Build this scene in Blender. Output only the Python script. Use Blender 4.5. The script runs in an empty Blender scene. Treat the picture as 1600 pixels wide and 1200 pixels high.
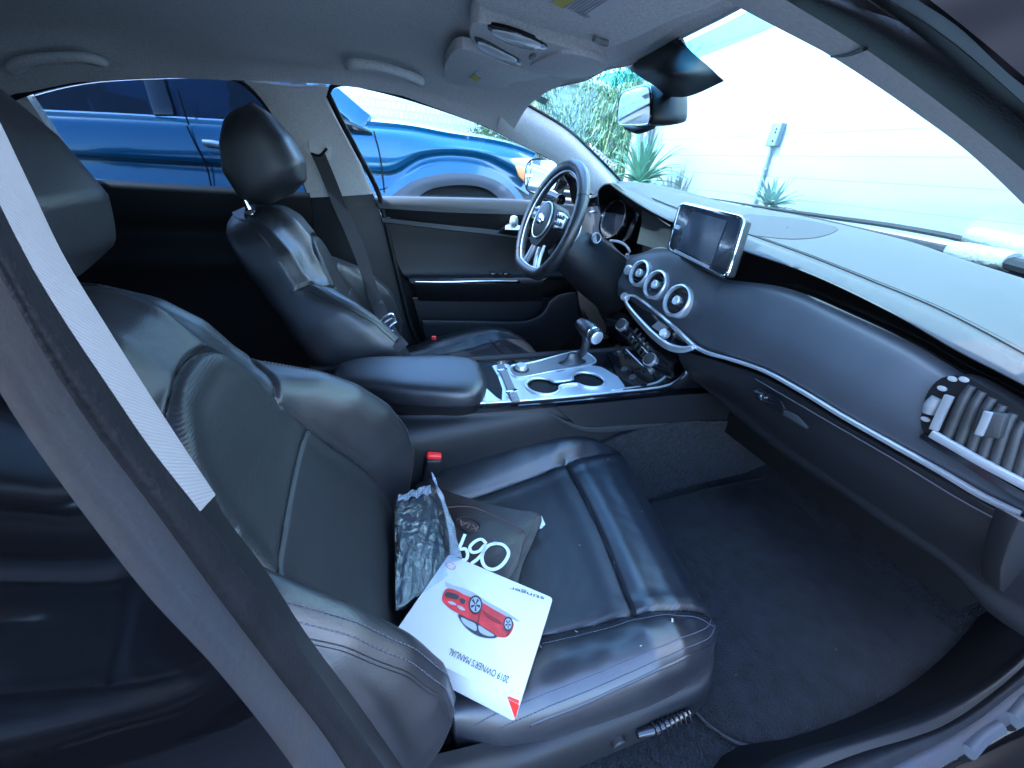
import bpy, bmesh, math, random
import numpy as np
from mathutils import Vector, Matrix, geometry
random.seed(7)
rng = np.random.RandomState(5)
SC = bpy.context.scene
COL = SC.collection
A = np.array
# ---------------------------------------------------------------- camera numbers
CAM = A([-0.12859545, -0.88302998, 1.07584066])
FPX = 624.094
ROT = A([[0.9481096, -0.30826686, 0.07784424],
         [-0.08281629, -0.47582724, -0.87563114],
         [0.30696847, 0.82374752, -0.47666589]])

def ray(px, py):
    return ROT.T @ A([(px - 800) / FPX, (py - 600) / FPX, 1.0])

def at(px, py, ax, val):
    """the place on the plane ax = val that the photograph shows at (px, py)"""
    d = ray(px, py); i = 'xyz'.index(ax)
    return CAM + d * ((val - CAM[i]) / d[i])

def atn(px, py, n, c):
    d = ray(px, py); n = A(n, float)
    return CAM + d * ((c - n @ CAM) / (n @ d))

SIDE_L = ([0, 1, .517], .76 + .517 * .94)      # leaning plane of the far side windows

# ---------------------------------------------------------------- curves
def cr(pts, n, closed=False):
    """Catmull-Rom resample to n points, even in arc length"""
    P = A([A(p, float) for p in pts])
    if len(P) == 2 and not closed:
        t = np.linspace(0, 1, n)[:, None]
        return P[0] * (1 - t) + P[1] * t
    if closed:
        Q = np.vstack([P[-1], P, P[0], P[1]]); m = len(P)
    else:
        Q = np.vstack([2 * P[0] - P[1], P, 2 * P[-1] - P[-2]]); m = len(P) - 1
    out = []
    S = 14
    for i in range(m):
        p0, p1, p2, p3 = Q[i], Q[i + 1], Q[i + 2], Q[i + 3]
        d = [max(np.linalg.norm(b - a), 1e-6) ** .5 for a, b in ((p0, p1), (p1, p2), (p2, p3))]
        t0 = 0; t1 = d[0]; t2 = t1 + d[1]; t3 = t2 + d[2]
        for k in range(S):
            t = t1 + (t2 - t1) * k / S
            a1 = (t1 - t) / (t1 - t0) * p0 + (t - t0) / (t1 - t0) * p1
            a2 = (t2 - t) / (t2 - t1) * p1 + (t - t1) / (t2 - t1) * p2
            a3 = (t3 - t) / (t3 - t2) * p2 + (t - t2) / (t3 - t2) * p3
            b1 = (t2 - t) / (t2 - t0) * a1 + (t - t0) / (t2 - t0) * a2
            b2 = (t3 - t) / (t3 - t1) * a2 + (t - t1) / (t3 - t1) * a3
            out.append((t2 - t) / (t2 - t1) * b1 + (t - t1) / (t2 - t1) * b2)
    out.append(P[0] if closed else P[-1])
    O = A(out)
    s = np.concatenate([[0], np.cumsum(np.linalg.norm(np.diff(O, axis=0), axis=1))])
    q = np.linspace(0, s[-1], n + 1 if closed else n)
    R = np.stack([np.interp(q, s, O[:, k]) for k in range(O.shape[1])], 1)
    return R[:-1] if closed else R

def cr_keep(P, n):
    """Catmull-Rom through rows of points, uniform in index"""
    P = A(P); m = len(P) - 1
    if m < 1: return P
    Q = np.concatenate([[2 * P[0] - P[1]], P, [2 * P[-1] - P[-2]]])
    out = []
    for q in np.linspace(0, m, n):
        i = min(int(q), m - 1); t = q - i
        a, b, c, d = Q[i], Q[i + 1], Q[i + 2], Q[i + 3]
        out.append(.5 * (2 * b + (c - a) * t + (2 * a - 5 * b + 4 * c - d) * t * t + (3 * b - a - 3 * c + d) * t ** 3))
    return A(out)

# ---------------------------------------------------------------- geometry lists: (V, F, material index)
def grid_faces(nr, nc, wrap=False):
    F = []
    for i in range(nr - 1):
        for j in range(nc if wrap else nc - 1):
            a = i * nc + j; b = i * nc + (j + 1) % nc
            F.append((a, b, b + nc, a + nc))
    return F

def normals(G, wrap=False):
    du = np.gradient(G, axis=1) if not wrap else (np.roll(G, -1, 1) - np.roll(G, 1, 1)) / 2
    dv = np.gradient(G, axis=0)
    N = np.cross(du, dv); L = np.linalg.norm(N, axis=2, keepdims=True)
    return N / np.maximum(L, 1e-9)

def solid(G, th, away=None, mi=0):
    """a grid of points given thickness th on the side facing away from the point `away`"""
    nr, nc = G.shape[:2]; N = normals(G)
    c = A(away if away is not None else CAM)
    s = np.sign(np.sum(N * (G - c), axis=2).mean()) or 1.0
    B = G + N * th * s
    V = np.vstack([G.reshape(-1, 3), B.reshape(-1, 3)])
    F = grid_faces(nr, nc); o = nr * nc
    F2 = [tuple(o + k for k in reversed(f)) for f in F]
    loop = [j for j in range(nc)] + [i * nc + nc - 1 for i in range(1, nr)] + \
           [(nr - 1) * nc + j for j in range(nc - 2, -1, -1)] + [i * nc for i in range(nr - 2, 0, -1)]
    E = []
    for k in range(len(loop)):
        a, b = loop[k], loop[(k + 1) % len(loop)]
        E.append((b, a, o + a, o + b))
    return (V, F + F2 + E, mi)

def loft(rows, nu=24, nv=None, th=.006, away=None, mi=0):
    R = [cr(r, nu) for r in rows]
    G = cr_keep(R, nv) if nv else A(R)
    return solid(G, th, away, mi)

def frame(pts):
    P = A(pts); T = np.gradient(P, axis=0); T /= np.maximum(np.linalg.norm(T, axis=1, keepdims=True), 1e-9)
    up = A([0, 0, 1.]) if abs(T[0][2]) < .9 else A([1., 0, 0])
    Ns = []; n = up - T[0] * (up @ T[0]); n /= np.linalg.norm(n)
    for t in T:
        n = n - t * (n @ t); n /= max(np.linalg.norm(n), 1e-9); Ns.append(n)
    Ns = A(Ns); return T, Ns, np.cross(T, Ns)

def tube(pts, r, seg=8, n=None, closed=False, mi=0, smooth=True):
    P = cr(pts, n, closed) if n else A([A(p, float) for p in pts])
    k = len(P)
    if closed:
        PP = np.vstack([P[-1], P, P[0]]); T = (PP[2:] - PP[:-2]); T /= np.linalg.norm(T, axis=1, keepdims=True)
        nrm = np.cross(P - P.mean(0), T); nrm = nrm.mean(0); nrm /= np.linalg.norm(nrm)
        N = np.tile(nrm, (k, 1)); N -= T * np.sum(N * T, 1, keepdims=True); N /= np.linalg.norm(N, axis=1, keepdims=True)
        B = np.cross(T, N)
    else:
        T, N, B = frame(P)
    rr = np.full(k, r) if np.isscalar(r) else np.interp(np.linspace(0, 1, k), np.linspace(0, 1, len(r)), r)
    a = np.linspace(0, 2 * np.pi, seg, endpoint=False)
    V = (P[:, None] + rr[:, None, None] * (np.cos(a)[None, :, None] * N[:, None] + np.sin(a)[None, :, None] * B[:, None])).reshape(-1, 3)
    F = grid_faces(k, seg, True)
    if closed:
        o = (k - 1) * seg
        F += [(o + j, o + (j + 1) % seg, (j + 1) % seg, j) for j in range(seg)]
    else:
        F += [tuple(range(seg))[::-1], tuple((k - 1) * seg + j for j in range(seg))]
    return (V, F, mi)

def ribbon(pts, w, th, side, n=None, mi=0):
    """flat strap along pts; side = direction across"""
    P = cr(pts, n) if n else A([A(p, float) for p in pts])
    k = len(P); S = A(side, float)
    if S.ndim == 1: S = np.tile(S, (k, 1))
    T = np.gradient(P, axis=0); T /= np.linalg.norm(T, axis=1, keepdims=True)
    S = S - T * np.sum(S * T, 1, keepdims=True); S /= np.linalg.norm(S, axis=1, keepdims=True)
    U = np.cross(T, S)
    ww = np.full(k, w) if np.isscalar(w) else np.interp(np.linspace(0, 1, k), np.linspace(0, 1, len(w)), w)
    ww = ww[:, None] / 2
    V = np.stack([P - S * ww - U * th / 2, P + S * ww - U * th / 2, P + S * ww + U * th / 2, P - S * ww + U * th / 2], 1).reshape(-1, 3)
    F = grid_faces(k, 4, True) + [(3, 2, 1, 0), tuple((k - 1) * 4 + j for j in range(4))]
    return (V, F, mi)

def box(c, s, R=None, mi=0):
    x, y, z = A(s, float) / 2
    V = A([(-x, -y, -z), (x, -y, -z), (x, y, -z), (-x, y, -z), (-x, -y, z), (x, -y, z), (x, y, z), (-x, y, z)])
    if R is not None: V = V @ A(R).T
    return (V + A(c, float), [(3, 2, 1, 0), (4, 5, 6, 7), (0, 1, 5, 4), (1, 2, 6, 5), (2, 3, 7, 6), (3, 0, 4, 7)], mi)

def axes(z, x=None):
    """rotation whose local z is z and local x close to x (columns are the local axes)"""
    z = A(z, float); z /= np.linalg.norm(z)
    x = A(x if x is not None else ([1, 0, 0] if abs(z[0]) < .9 else [0, 1, 0]), float)
    x = x - z * (x @ z); x /= np.linalg.norm(x)
    return np.stack([x, np.cross(z, x), z], 1)

def lathe(prof, c, R, seg=32, mi=0, sx=1, sy=1):
    """prof: (radius, height) pairs about local z"""
    a = np.linspace(0, 2 * np.pi, seg, endpoint=False); V = []
    for r, h in prof:
        for t in a: V.append((r * math.cos(t) * sx, r * math.sin(t) * sy, h))
    V = A(V) @ A(R).T + A(c, float)
    F = grid_faces(len(prof), seg, True)
    if prof[0][0] > 1e-6: F.append(tuple(range(seg))[::-1])
    if prof[-1][0] > 1e-6: F.append(tuple((len(prof) - 1) * seg + j for j in range(seg)))
    return (V, F, mi)

def poly(P, vec, mi=0, holes=()):
    """flat outline (3D points) pushed along vec"""
    loops = [[Vector(p) for p in P]] + [[Vector(p) for p in h] for h in holes]
    tris = geometry.tessellate_polygon(loops)
    V = A([tuple(v) for l in loops for v in l]); n = len(V); vec = A(vec, float)
    F = [tuple(t) for t in tris] + [tuple(n + k for k in reversed(t)) for t in tris]
    o = 0
    for l in loops:
        m = len(l)
        for k in range(m): F.append((o + k, o + (k + 1) % m, n + o + (k + 1) % m, n + o + k))
        o += m
    return (np.vstack([V, V + vec]), F, mi)

def rrect(w, h, r, seg=6):
    out = []
    for cx, cy, a0 in ((w / 2 - r, h / 2 - r, 0), (-w / 2 + r, h / 2 - r, 90), (-w / 2 + r, -h / 2 + r, 180), (w / 2 - r, -h / 2 + r, 270)):
        for k in range(seg + 1):
            a = math.radians(a0 + 90 * k / seg); out.append((cx + r * math.cos(a), cy + r * math.sin(a)))
    return out

def plate2(pts2, c, R, th, mi=0, holes=()):
    """2-D outline in the local xy plane of R, thickness th along local z"""
    f = lambda L: [A(R) @ A([p[0], p[1], 0.]) + A(c, float) for p in L]
    return poly(f(pts2), A(R)[:, 2] * th, mi, [f(h) for h in holes])

def obj(name, geoms, mats, parent=None, bevel=0, sharp=40, smooth=True, label=None, weld=False, segs=2):
    if isinstance(geoms, tuple): geoms = [geoms]
    me = bpy.data.meshes.new(name); V = []; F = []; M = []; o = 0
    for g in geoms:
        v, f, mi = g
        V += [tuple(map(float, p)) for p in v]; F += [tuple(int(o + k) for k in q) for q in f]
        M += (list(mi) if hasattr(mi, '__len__') else [mi] * len(f)); o += len(v)
    me.from_pydata(V, [], F)
    for m in (mats if isinstance(mats, (list, tuple)) else [mats]): me.materials.append(m)
    me.polygons.foreach_set('material_index', M)
    bm = bmesh.new(); bm.from_mesh(me)
    if weld: bmesh.ops.remove_doubles(bm, verts=bm.verts, dist=1e-5)
    bmesh.ops.recalc_face_normals(bm, faces=bm.faces)
    if bevel:
        es = [e for e in bm.edges if len(e.link_faces) == 2 and e.calc_face_angle(0) > math.radians(35)]
        try: bmesh.ops.bevel(bm, geom=es, offset=bevel, segments=segs, affect='EDGES', profile=.5, clamp_overlap=True)
        except Exception: pass
    for e in bm.edges:
        if len(e.link_faces) == 2 and e.calc_face_angle(0) > math.radians(sharp): e.smooth = False
    bm.to_mesh(me); bm.free()
    if smooth: me.polygons.foreach_set('use_smooth', [True] * len(me.polygons))
    me.update()
    ob = bpy.data.objects.new(name, me); COL.objects.link(ob)
    if parent is not None: ob.parent = parent
    if label: ob['label'] = label
    return ob

def tag(o, label, cat, group=None):
    o['label'] = label; o['category'] = cat
    if group: o['group'] = group
    return o

def root(name, loc, label, cat, group=None):
    # Empties carry things whose parts are given in world coordinates
    o = bpy.data.objects.new(name, None); COL.objects.link(o); o.empty_display_size = .1
    return tag(o, label, cat, group)

# ---------------------------------------------------------------- materials
def nodes(name):
    m = bpy.data.materials.new(name); m.use_nodes = True; nt = m.node_tree
    b = nt.nodes['Principled BSDF']; return m, nt, b

def mat(name, col, rough=.5, metal=0, coat=0, spec=.5, bump=0, bscale=200, var=0, vscale=8, col2=None, sheen=0, bdist=.001, detail=3, rvar=0):
    m, nt, b = nodes(name)
    b.inputs['Base Color'].default_value = (*col, 1); b.inputs['Roughness'].default_value = rough
    b.inputs['Metallic'].default_value = metal; b.inputs['Coat Weight'].default_value = coat
    b.inputs['Coat Roughness'].default_value = .03
    b.inputs['Specular IOR Level'].default_value = spec; b.inputs['Sheen Weight'].default_value = sheen
    tc = nt.nodes.new('ShaderNodeTexCoord')
    if bump:
        n = nt.nodes.new('ShaderNodeTexNoise'); n.inputs['Scale'].default_value = bscale; n.inputs['Detail'].default_value = detail
        bp = nt.nodes.new('ShaderNodeBump'); bp.inputs['Strength'].default_value = bump; bp.inputs['Distance'].default_value = bdist
        nt.links.new(tc.outputs['Object'], n.inputs['Vector']); nt.links.new(n.outputs['Fac'], bp.inputs['Height'])
        nt.links.new(bp.outputs['Normal'], b.inputs['Normal'])
    if var or col2:
        n = nt.nodes.new('ShaderNodeTexNoise'); n.inputs['Scale'].default_value = vscale; n.inputs['Detail'].default_value = 6
        r = nt.nodes.new('ShaderNodeValToRGB')
        c2 = col2 or tuple(c * (1 - var) for c in col); c1 = col if col2 else tuple(min(1, c * (1 + var)) for c in col)
        r.color_ramp.elements[0].position = .35; r.color_ramp.elements[1].position = .65
        r.color_ramp.elements[0].color = (*c2, 1); r.color_ramp.elements[1].color = (*c1, 1)
        nt.links.new(tc.outputs['Object'], n.inputs['Vector']); nt.links.new(n.outputs['Fac'], r.inputs['Fac'])
        nt.links.new(r.outputs['Color'], b.inputs['Base Color'])
        if rvar:
            mp = nt.nodes.new('ShaderNodeMapRange'); mp.inputs['To Min'].default_value = rough - rvar; mp.inputs['To Max'].default_value = rough + rvar
            nt.links.new(n.outputs['Fac'], mp.inputs['Value']); nt.links.new(mp.outputs['Result'], b.inputs['Roughness'])
    return m

def wave_mat(name, col, rough, direction, scale, strength, dist=.001, spec=.4, var=.1):
    m, nt, b = nodes(name)
    b.inputs['Base Color'].default_value = (*col, 1); b.inputs['Roughness'].default_value = rough; b.inputs['Specular IOR Level'].default_value = spec
    tc = nt.nodes.new('ShaderNodeTexCoord'); w = nt.nodes.new('ShaderNodeTexWave')
    w.bands_direction = direction; w.inputs['Scale'].default_value = scale; w.inputs['Distortion'].default_value = .4; w.inputs['Detail Scale'].default_value = 2
    bp = nt.nodes.new('ShaderNodeBump'); bp.inputs['Strength'].default_value = strength; bp.inputs['Distance'].default_value = dist
    nt.links.new(tc.outputs['Object'], w.inputs['Vector']); nt.links.new(w.outputs['Fac'], bp.inputs['Height']); nt.links.new(bp.outputs['Normal'], b.inputs['Normal'])
    r = nt.nodes.new('ShaderNodeValToRGB'); r.color_ramp.elements[0].color = (*[c * (1 - var * 3) for c in col], 1); r.color_ramp.elements[1].color = (*[c * (1 + var) for c in col], 1)
    nt.links.new(w.outputs['Fac'], r.inputs['Fac']); nt.links.new(r.outputs['Color'], b.inputs['Base Color'])
    return m

def glass_mat(name, tint, refl=1.0):
    m, nt, b = nodes(name); nt.nodes.remove(b); out = nt.nodes['Material Output']
    t = nt.nodes.new('ShaderNodeBsdfTransparent'); t.inputs['Color'].default_value = (*tint, 1)
    g = nt.nodes.new('ShaderNodeBsdfGlossy'); g.inputs['Roughness'].default_value = .01; g.inputs['Color'].default_value = (refl, refl, refl, 1)
    f = nt.nodes.new('ShaderNodeLayerWeight'); pw = nt.nodes.new('ShaderNodeMath'); pw.operation = 'POWER'; pw.inputs[1].default_value = 4.5
    ml = nt.nodes.new('ShaderNodeMath'); ml.operation = 'MULTIPLY_ADD'; ml.inputs[1].default_value = .5; ml.inputs[2].default_value = .025
    nt.links.new(f.outputs['Facing'], pw.inputs[0]); nt.links.new(pw.outputs[0], ml.inputs[0])
    mx = nt.nodes.new('ShaderNodeMixShader')
    nt.links.new(ml.outputs[0], mx.inputs['Fac']); nt.links.new(t.outputs[0], mx.inputs[1]); nt.links.new(g.outputs[0], mx.inputs[2]); nt.links.new(mx.outputs[0], out.inputs['Surface'])
    return m, nt, t

M = {}
M['leather'] = mat('black_leather', (.0125, .013, .017), .41, bump=.35, bscale=420, bdist=.0007, spec=1.0, var=.12, vscale=5, rvar=.05)
M['leather2'] = mat('black_leather_wrinkled', (.0125, .013, .017), .40, bump=.26, bscale=24, bdist=.003, spec=1.0, var=.1, vscale=5, rvar=.06)
M['ribbed'] = wave_mat('ribbed_leather', (.014, .0145, .018), .46, 'Z', 112, .24, .0008, .9, .08)
M['perf'] = mat('perforated_leather', (.014, .015, .019), .5, bump=.4, bscale=900, bdist=.0006, spec=.7)
M['thread'] = mat('grey_thread', (.075, .08, .10), .6)
M['thread_dark'] = mat('dark_thread', (.05, .05, .06), .6)
M['plastic'] = mat('black_plastic', (.007, .0075, .0095), .5, bump=.3, bscale=500, bdist=.0005, spec=.45)
M['plastic_soft'] = mat('soft_touch_dash', (.023, .024, .025), .55, bump=.3, bscale=600, bdist=.0005, spec=.5, var=.06, vscale=12)
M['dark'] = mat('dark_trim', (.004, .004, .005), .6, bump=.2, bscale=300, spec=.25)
M['carpet'] = mat('black_carpet', (.007, .008, .0115), .95, bump=1.0, bscale=300, bdist=.012, spec=.05, var=.7, vscale=90, sheen=.08)
M['matcarpet'] = mat('floor_mat_carpet', (.006, .007, .0105), .95, bump=1.0, bscale=480, bdist=.009, spec=.05, var=.6, vscale=30, sheen=.10)
M['headliner'] = mat('grey_headliner', (.64, .645, .64), .95, bump=.5, bscale=900, bdist=.001, spec=.1, var=.12, vscale=260)
M['trimlight'] = mat('light_grey_fabric_trim', (.62, .615, .61), .9, bump=.5, bscale=600, bdist=.001, spec=.15, var=.08, vscale=200)
M['weave'] = wave_mat('woven_pillar_fabric', (.36, .36, .37), .9, 'DIAGONAL', 420, .25, .0004, .15, .04)
M['plastic_grey'] = mat('grey_console_plastic', (.19, .195, .20), .45, bump=.2, bscale=500, bdist=.0004)
M['chrome'] = mat('satin_chrome', (.68, .71, .75), .34, metal=.72)
M['bright'] = mat('polished_chrome', (.8, .82, .85), .08, metal=1)
M['gloss'] = mat('piano_black', (.006, .006, .008), .12, coat=.6)
M['paint_black'] = mat('black_car_paint', (.003, .003, .004), .06, coat=0, spec=.4, bump=.16, bscale=6, bdist=.01)
M['dash_face'] = mat('dash_face_lightened', (.046, .052, .064), .5, bump=.3, bscale=600, bdist=.0005, spec=.6, var=.06, vscale=12)  # paler than the pad top, standing in for stronger light on the face
M['door_vinyl'] = mat('door_vinyl', (.005, .0053, .007), .5, bump=.3, bscale=420, bdist=.0005, spec=.4)
M['matte_black'] = mat('matte_black_edge', (.003, .003, .004), .7, bump=.3, bscale=60, spec=.05)
M['flange'] = mat('blue_grey_flange', (.10, .11, .145), .55, bump=.2, bscale=200, var=.08, vscale=20)
M['rubber'] = mat('rubber_seal', (.010, .0105, .013), .6, bump=.5, bscale=420, bdist=.001, var=.2, vscale=40, spec=.25)
M['rubber_worn'] = mat('dusty_seal', (.034, .037, .050), .6, bump=.4, bscale=240, bdist=.001, var=.2, vscale=14, col2=(.046, .040, .039))
M['screen'] = mat('dark_screen', (.012, .014, .02), .12, coat=.3)
M['screen_lit'] = mat('grey_screen', (.045, .05, .065), .18, var=.2, vscale=25)
M['red'] = mat('red_plastic', (.8, .03, .03), .35)
M['belt'] = wave_mat('seat_belt_webbing', (.045, .045, .05), .5, 'Z', 160, .3)
M['white'] = mat('white_card', (.60, .61, .62), .35, coat=.2)
M['whitemark'] = mat('white_marker', (.75, .8, .85), .4)
M['ink'] = mat('black_ink', (.03, .03, .035), .5)
M['paper_grey'] = mat('grey_print', (.35, .37, .4), .6)
M['redprint'] = mat('red_print', (.55, .03, .035), .35, var=.25, vscale=40)
M['darkred'] = mat('dark_red_print', (.22, .012, .015), .35)
M['steelprint'] = mat('steel_print', (.35, .38, .42), .4)
M['yellow'] = mat('yellow_label', (.55, .47, .08), .6)
M['label'] = mat('white_label', (.6, .62, .65), .6)
M['lens'] = mat('lamp_lens', (.75, .78, .8), .12, spec=.8)
M['mirror'] = mat('mirror_glass', (.85, .9, .92), .02, metal=1)
M['pouch'] = mat('dark_brown_leather', (.016, .010, .009), .36, bump=.4, bscale=260, bdist=.0008)
M['pouchline'] = mat('brown_stitching', (.16, .08, .07), .6)
M['speck'] = mat('pale_lint', (.16, .16, .15), .8)
M['alu'] = mat('silver_paint', (.42, .44, .47), .4, metal=.5)
# ================================================================= the car we look into
car = root('car', (0, 0, 0), 'black sedan seen from its open passenger door, with dark leather seats and dashboard', 'car')

def L(n): # shorthand for planes
    return n
def AX(pts, ax, vals):
    """pixels to points on planes ax = value; value may run from first to last point"""
    n = len(pts)
    if np.isscalar(vals): vals = [vals] * n
    vals = np.interp(np.linspace(0, 1, n), np.linspace(0, 1, len(vals)), vals)
    return [at(p[0], p[1], ax, v) for p, v in zip(pts, vals)]
def AS(pts): return [atn(p[0], p[1], *SIDE_L) for p in pts]

# ---------------- seats
def seg_dist(Y, T, line):
    P = cr([(a, b) for a, b in line], 60); d = np.full(Y.shape, 9.)
    for k in range(len(P) - 1):
        a = P[k]; b = P[k + 1]; ab = b - a; q = ab @ ab + 1e-12
        s = np.clip(((Y - a[0]) * ab[0] + (T - a[1]) * ab[1]) / q, 0, 1)
        d = np.minimum(d, np.hypot(Y - a[0] - s * ab[0], T - a[1] - s * ab[1]))
    return d

def stitches(P, nrm, step=.0055, ln=.0036, r=.0007, mi=0):
    """row of short threads along the 3-D polyline P"""
    P = A(P); s = np.concatenate([[0], np.cumsum(np.linalg.norm(np.diff(P, axis=0), axis=1))]); out = []
    q = 0
    while q + ln < s[-1]:
        a = A([np.interp(q, s, P[:, k]) for k in range(3)]); b = A([np.interp(q + ln, s, P[:, k]) for k in range(3)])
        out.append(tube([a, (a + b) / 2 + A(nrm) * r * .8, b], r, 5)); q += step
    return out

def blob(sections, nloop, axis_pts):
    pass

def seat(yc, dx, out_sign, label, hn=0, yb=0):
    """one front seat; yc = its centre line, out_sign = side of its door"""
    # ---- backrest in a leaning frame
    O = A([-.13 + dx, yc + yb, .43]); U = A([-.433, 0, .901]); N = A([.901, 0, .433]); Yv = A([0, 1, 0.])
    tk = [-.06, 0, .055, .12, .19, .26, .32, .36, .395, .43, .48, .53, .565, .585, .596, .602]
    hb = [.00, .045, .085, .105, .104, .082, .048, .016, -.012, -.018, -.018, -.030, -.050, -.070, -.086, -.096]
    wb = [.225, .235, .238, .238, .235, .225, .212, .198, .186, .178, .165, .142, .115, .085, .05, .015]
    wo = [.245, .262, .266, .266, .264, .256, .242, .226, .210, .200, .188, .168, .140, .110, .070, .022]
    cc = [-.03, -.005, .004, .010, .010, .006, .004, .006, .010, .014, .016, .010, -.010, -.042, -.070, -.088]
    wi = [.182, .176, .170, .158, .145, .130, .118, .108, .098, .084, .05, .05, .04, .03, .01, .005]
    bk = [-.10, -.12, -.13, -.13, -.13, -.13, -.135, -.135, -.14, -.14, -.145, -.148, -.146, -.136, -.118, -.104]
    nt_ = 240; ts = np.interp(np.linspace(0, 1, nt_), [0, .86, 1], [-.06, .55, .602])
    rows = []
    def sm(k, t):
        return float(np.interp(t, tk, k))
    # smooth the key curves
    tt = np.linspace(-.06, .602, 400)
    def curve(k):
        v = np.interp(tt, tk, k); ker = np.hanning(19); ker /= ker.sum()
        return np.convolve(np.pad(v, 9, mode='edge'), ker, 'valid')
    K = {n: curve(v) for n, v in dict(hb=hb, wb=wb, wo=wo, cc=cc, wi=wi, bk=bk).items()}
    G = []
    for t in ts:
        g = {n: float(np.interp(t, tt, v)) for n, v in K.items()}
        c, h, w_i, w_b, w_o, b = g['cc'], g['hb'], g['wi'], g['wb'], g['wo'], g['bk']
        e = h - c
        w_s = w_i; w_i = w_s + (.034 * float(np.clip((.478 - t) / .06, 0, 1)) if yb else 0)
        halfo = [(w_i * .5, c), (w_i * .93, c + .001), (w_i + .12 * (w_b - w_i), c + e * .14), (w_i + .46 * (w_b - w_i), c + e * .70), (w_b - .016, c + e * .97)]; w_i = w_s
        half = [(0, c), (w_i * .5, c), (w_i * .93, c + .001), (w_i + .10 * (w_b - w_i), c + e * .16), (w_i + .42 * (w_b - w_i), c + e * .70),
                (w_b - .026, c + e * .97), (w_b + .006, h - .004), (w_o - .004, h - .024), (w_o + .002, h * .5 - .04), (w_o, -.075), (w_o - .015, b + .02), (w_o - min(.05, w_o * .4), b + .002), (0, b)]
        oth = list(half[1:-1]); oth[:5] = halfo
        loop = half + [(-y, n) for y, n in reversed(oth)]
        G.append(cr(loop, 300, closed=True))
    G = A(G); Y2 = G[:, :, 0]; H = G[:, :, 1]; T = np.repeat(ts[:, None], G.shape[1], 1)
    arch = [(-.186, -.06), (-.172, .06), (-.157, .14), (-.132, .24), (-.112, .34), (-.100, .40), (-.084, .442), (-.052, .468), (0, .477), (.052, .468), (.084, .442), (.100, .40), (.112, .34), (.132, .24), (.157, .14), (.172, .06), (.186, -.06)]
    if yb: arch = [(y - (.034 * float(np.clip((.478 - t) / .06, 0, 1)) if y < 0 else 0), t) for y, t in arch]
    d_arch = seg_dist(Y2, T, arch)
    d_h = seg_dist(Y2, T, [(-.150 if yb else -.118, .283), (-.06, .287), (0, .288), (.06, .287), (.118, .283)])
    d_s1 = seg_dist(Y2, T, [(-.188, .402), (-.15, .375), (-.11, .35)]) if False else np.full(Y2.shape, 9.)
    # shoulder piece meets the side bolster
    d_b = np.minimum(seg_dist(Y2, T, [(.100, .345), (.15, .375), (.182, .398), (.215, .41)]), seg_dist(Y2, T, [(-.138 if yb else -.100, .350), (-.16, .375), (-.182, .398), (-.215, .41)]))
    front = H > -.06 
    ins = np.zeros_like(Y2, bool); ap = A(arch)
    for i in range(Y2.shape[0]):
        lim = np.interp(ts[i], [-.06, .06, .14, .24, .34, .40, .442, .468, .477], [.186, .172, .157, .132, .112, .100, .084, .052, 0]); ins[i] = (Y2[i] < lim) & (Y2[i] > -lim - (.034 * float(np.clip((.478 - ts[i]) / .06, 0, 1)) if yb else 0))
    ins &= (H > -.05) & (T < .477)
    groove = .0085 * np.exp(-(d_arch / .0032) ** 2) + .004 * np.exp(-(d_h / .0025) ** 2) + .008 * np.exp(-(d_b / .003) ** 2)
    puff = .0025 * np.exp(-((d_arch - .016) / .012) ** 2)
    wr = .0002 * np.sin(Y2 * 60 + 9 * np.sin(T * 14)) * np.sin(T * 47 + 4 * np.sin(Y2 * 23))
    H2 = H + np.where(front, puff * ins - groove + wr, 0)
    X = O + U * T[..., None] + Yv * Y2[..., None] + N * H2[..., None]
    # lean the crown slightly back
    V = X.reshape(-1, 3); nr, nc = Y2.shape
    F = grid_faces(nr, nc, True)
    mi = []
    for i in range(nr - 1):
        for j in range(nc):
            k = ins[i, j] and ins[i + 1, (j + 1) % nc] and ins[i, (j + 1) % nc]
            mi.append((1 if ts[i] > .286 else 2) if k else 0)
    F += [tuple(range(nc))[::-1], tuple((nr - 1) * nc + j for j in range(nc))]; mi += [0, 0]
    Gpos = X
    def on_front(y, t):
        i = int(np.argmin(abs(ts - t))); sel = np.where(front[i])[0]; j = sel[np.argmin(abs(Y2[i][sel] - y) - H[i][sel] * .05)]
        return Gpos[i, j]
    def pathf(line, n=60, lift=.0008):
        out = []
        for y, t in cr(line, n):
            i = int(np.clip(np.searchsorted(ts, t), 1, nr - 1)); f = (t - ts[i - 1]) / (ts[i] - ts[i - 1])
            pp = []
            for r in (i - 1, i):
                sel = np.where(front[r])[0]; yy = Y2[r][sel]; o = np.argsort(yy)
                hh = np.interp(y, yy[o], H2[r][sel][o]); pp.append(hh)
            h = pp[0] * (1 - f) + pp[1] * f
            out.append(O + U * t + Yv * y + N * (h + lift))
        return A(out)
    # ---- cushion: sections across, running forward in x
    xk = [-.06, 0, .08, .18, .27, .33, .38, .42, .45, .47, .487, .495]
    zc = [.415, .408, .408, .418, .432, .440, .440, .432, .415, .392, .355, .32]
    zb = [.415, .430, .448, .466, .478, .476, .458, .435, .414, .390, .352, .318]
    yi = [.150, .155, .165, .178, .188, .196, .204, .212, .216, .214, .205, .19]
    yb = [.225, .240, .250, .256, .258, .256, .250, .242, .232, .222, .208, .19]
    yo = [.245, .268, .280, .286, .288, .286, .279, .268, .254, .238, .220, .20]
    xs_ = np.interp(np.linspace(0, 1, 210), [0, .75, 1], [-.06, .40, .495]); XX = np.linspace(-.06, .495, 400)
    def curve2(k):
        v = np.interp(XX, xk, k); ker = np.hanning(21); ker /= ker.sum(); return np.convolve(np.pad(v, 10, mode='edge'), ker, 'valid')
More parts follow.
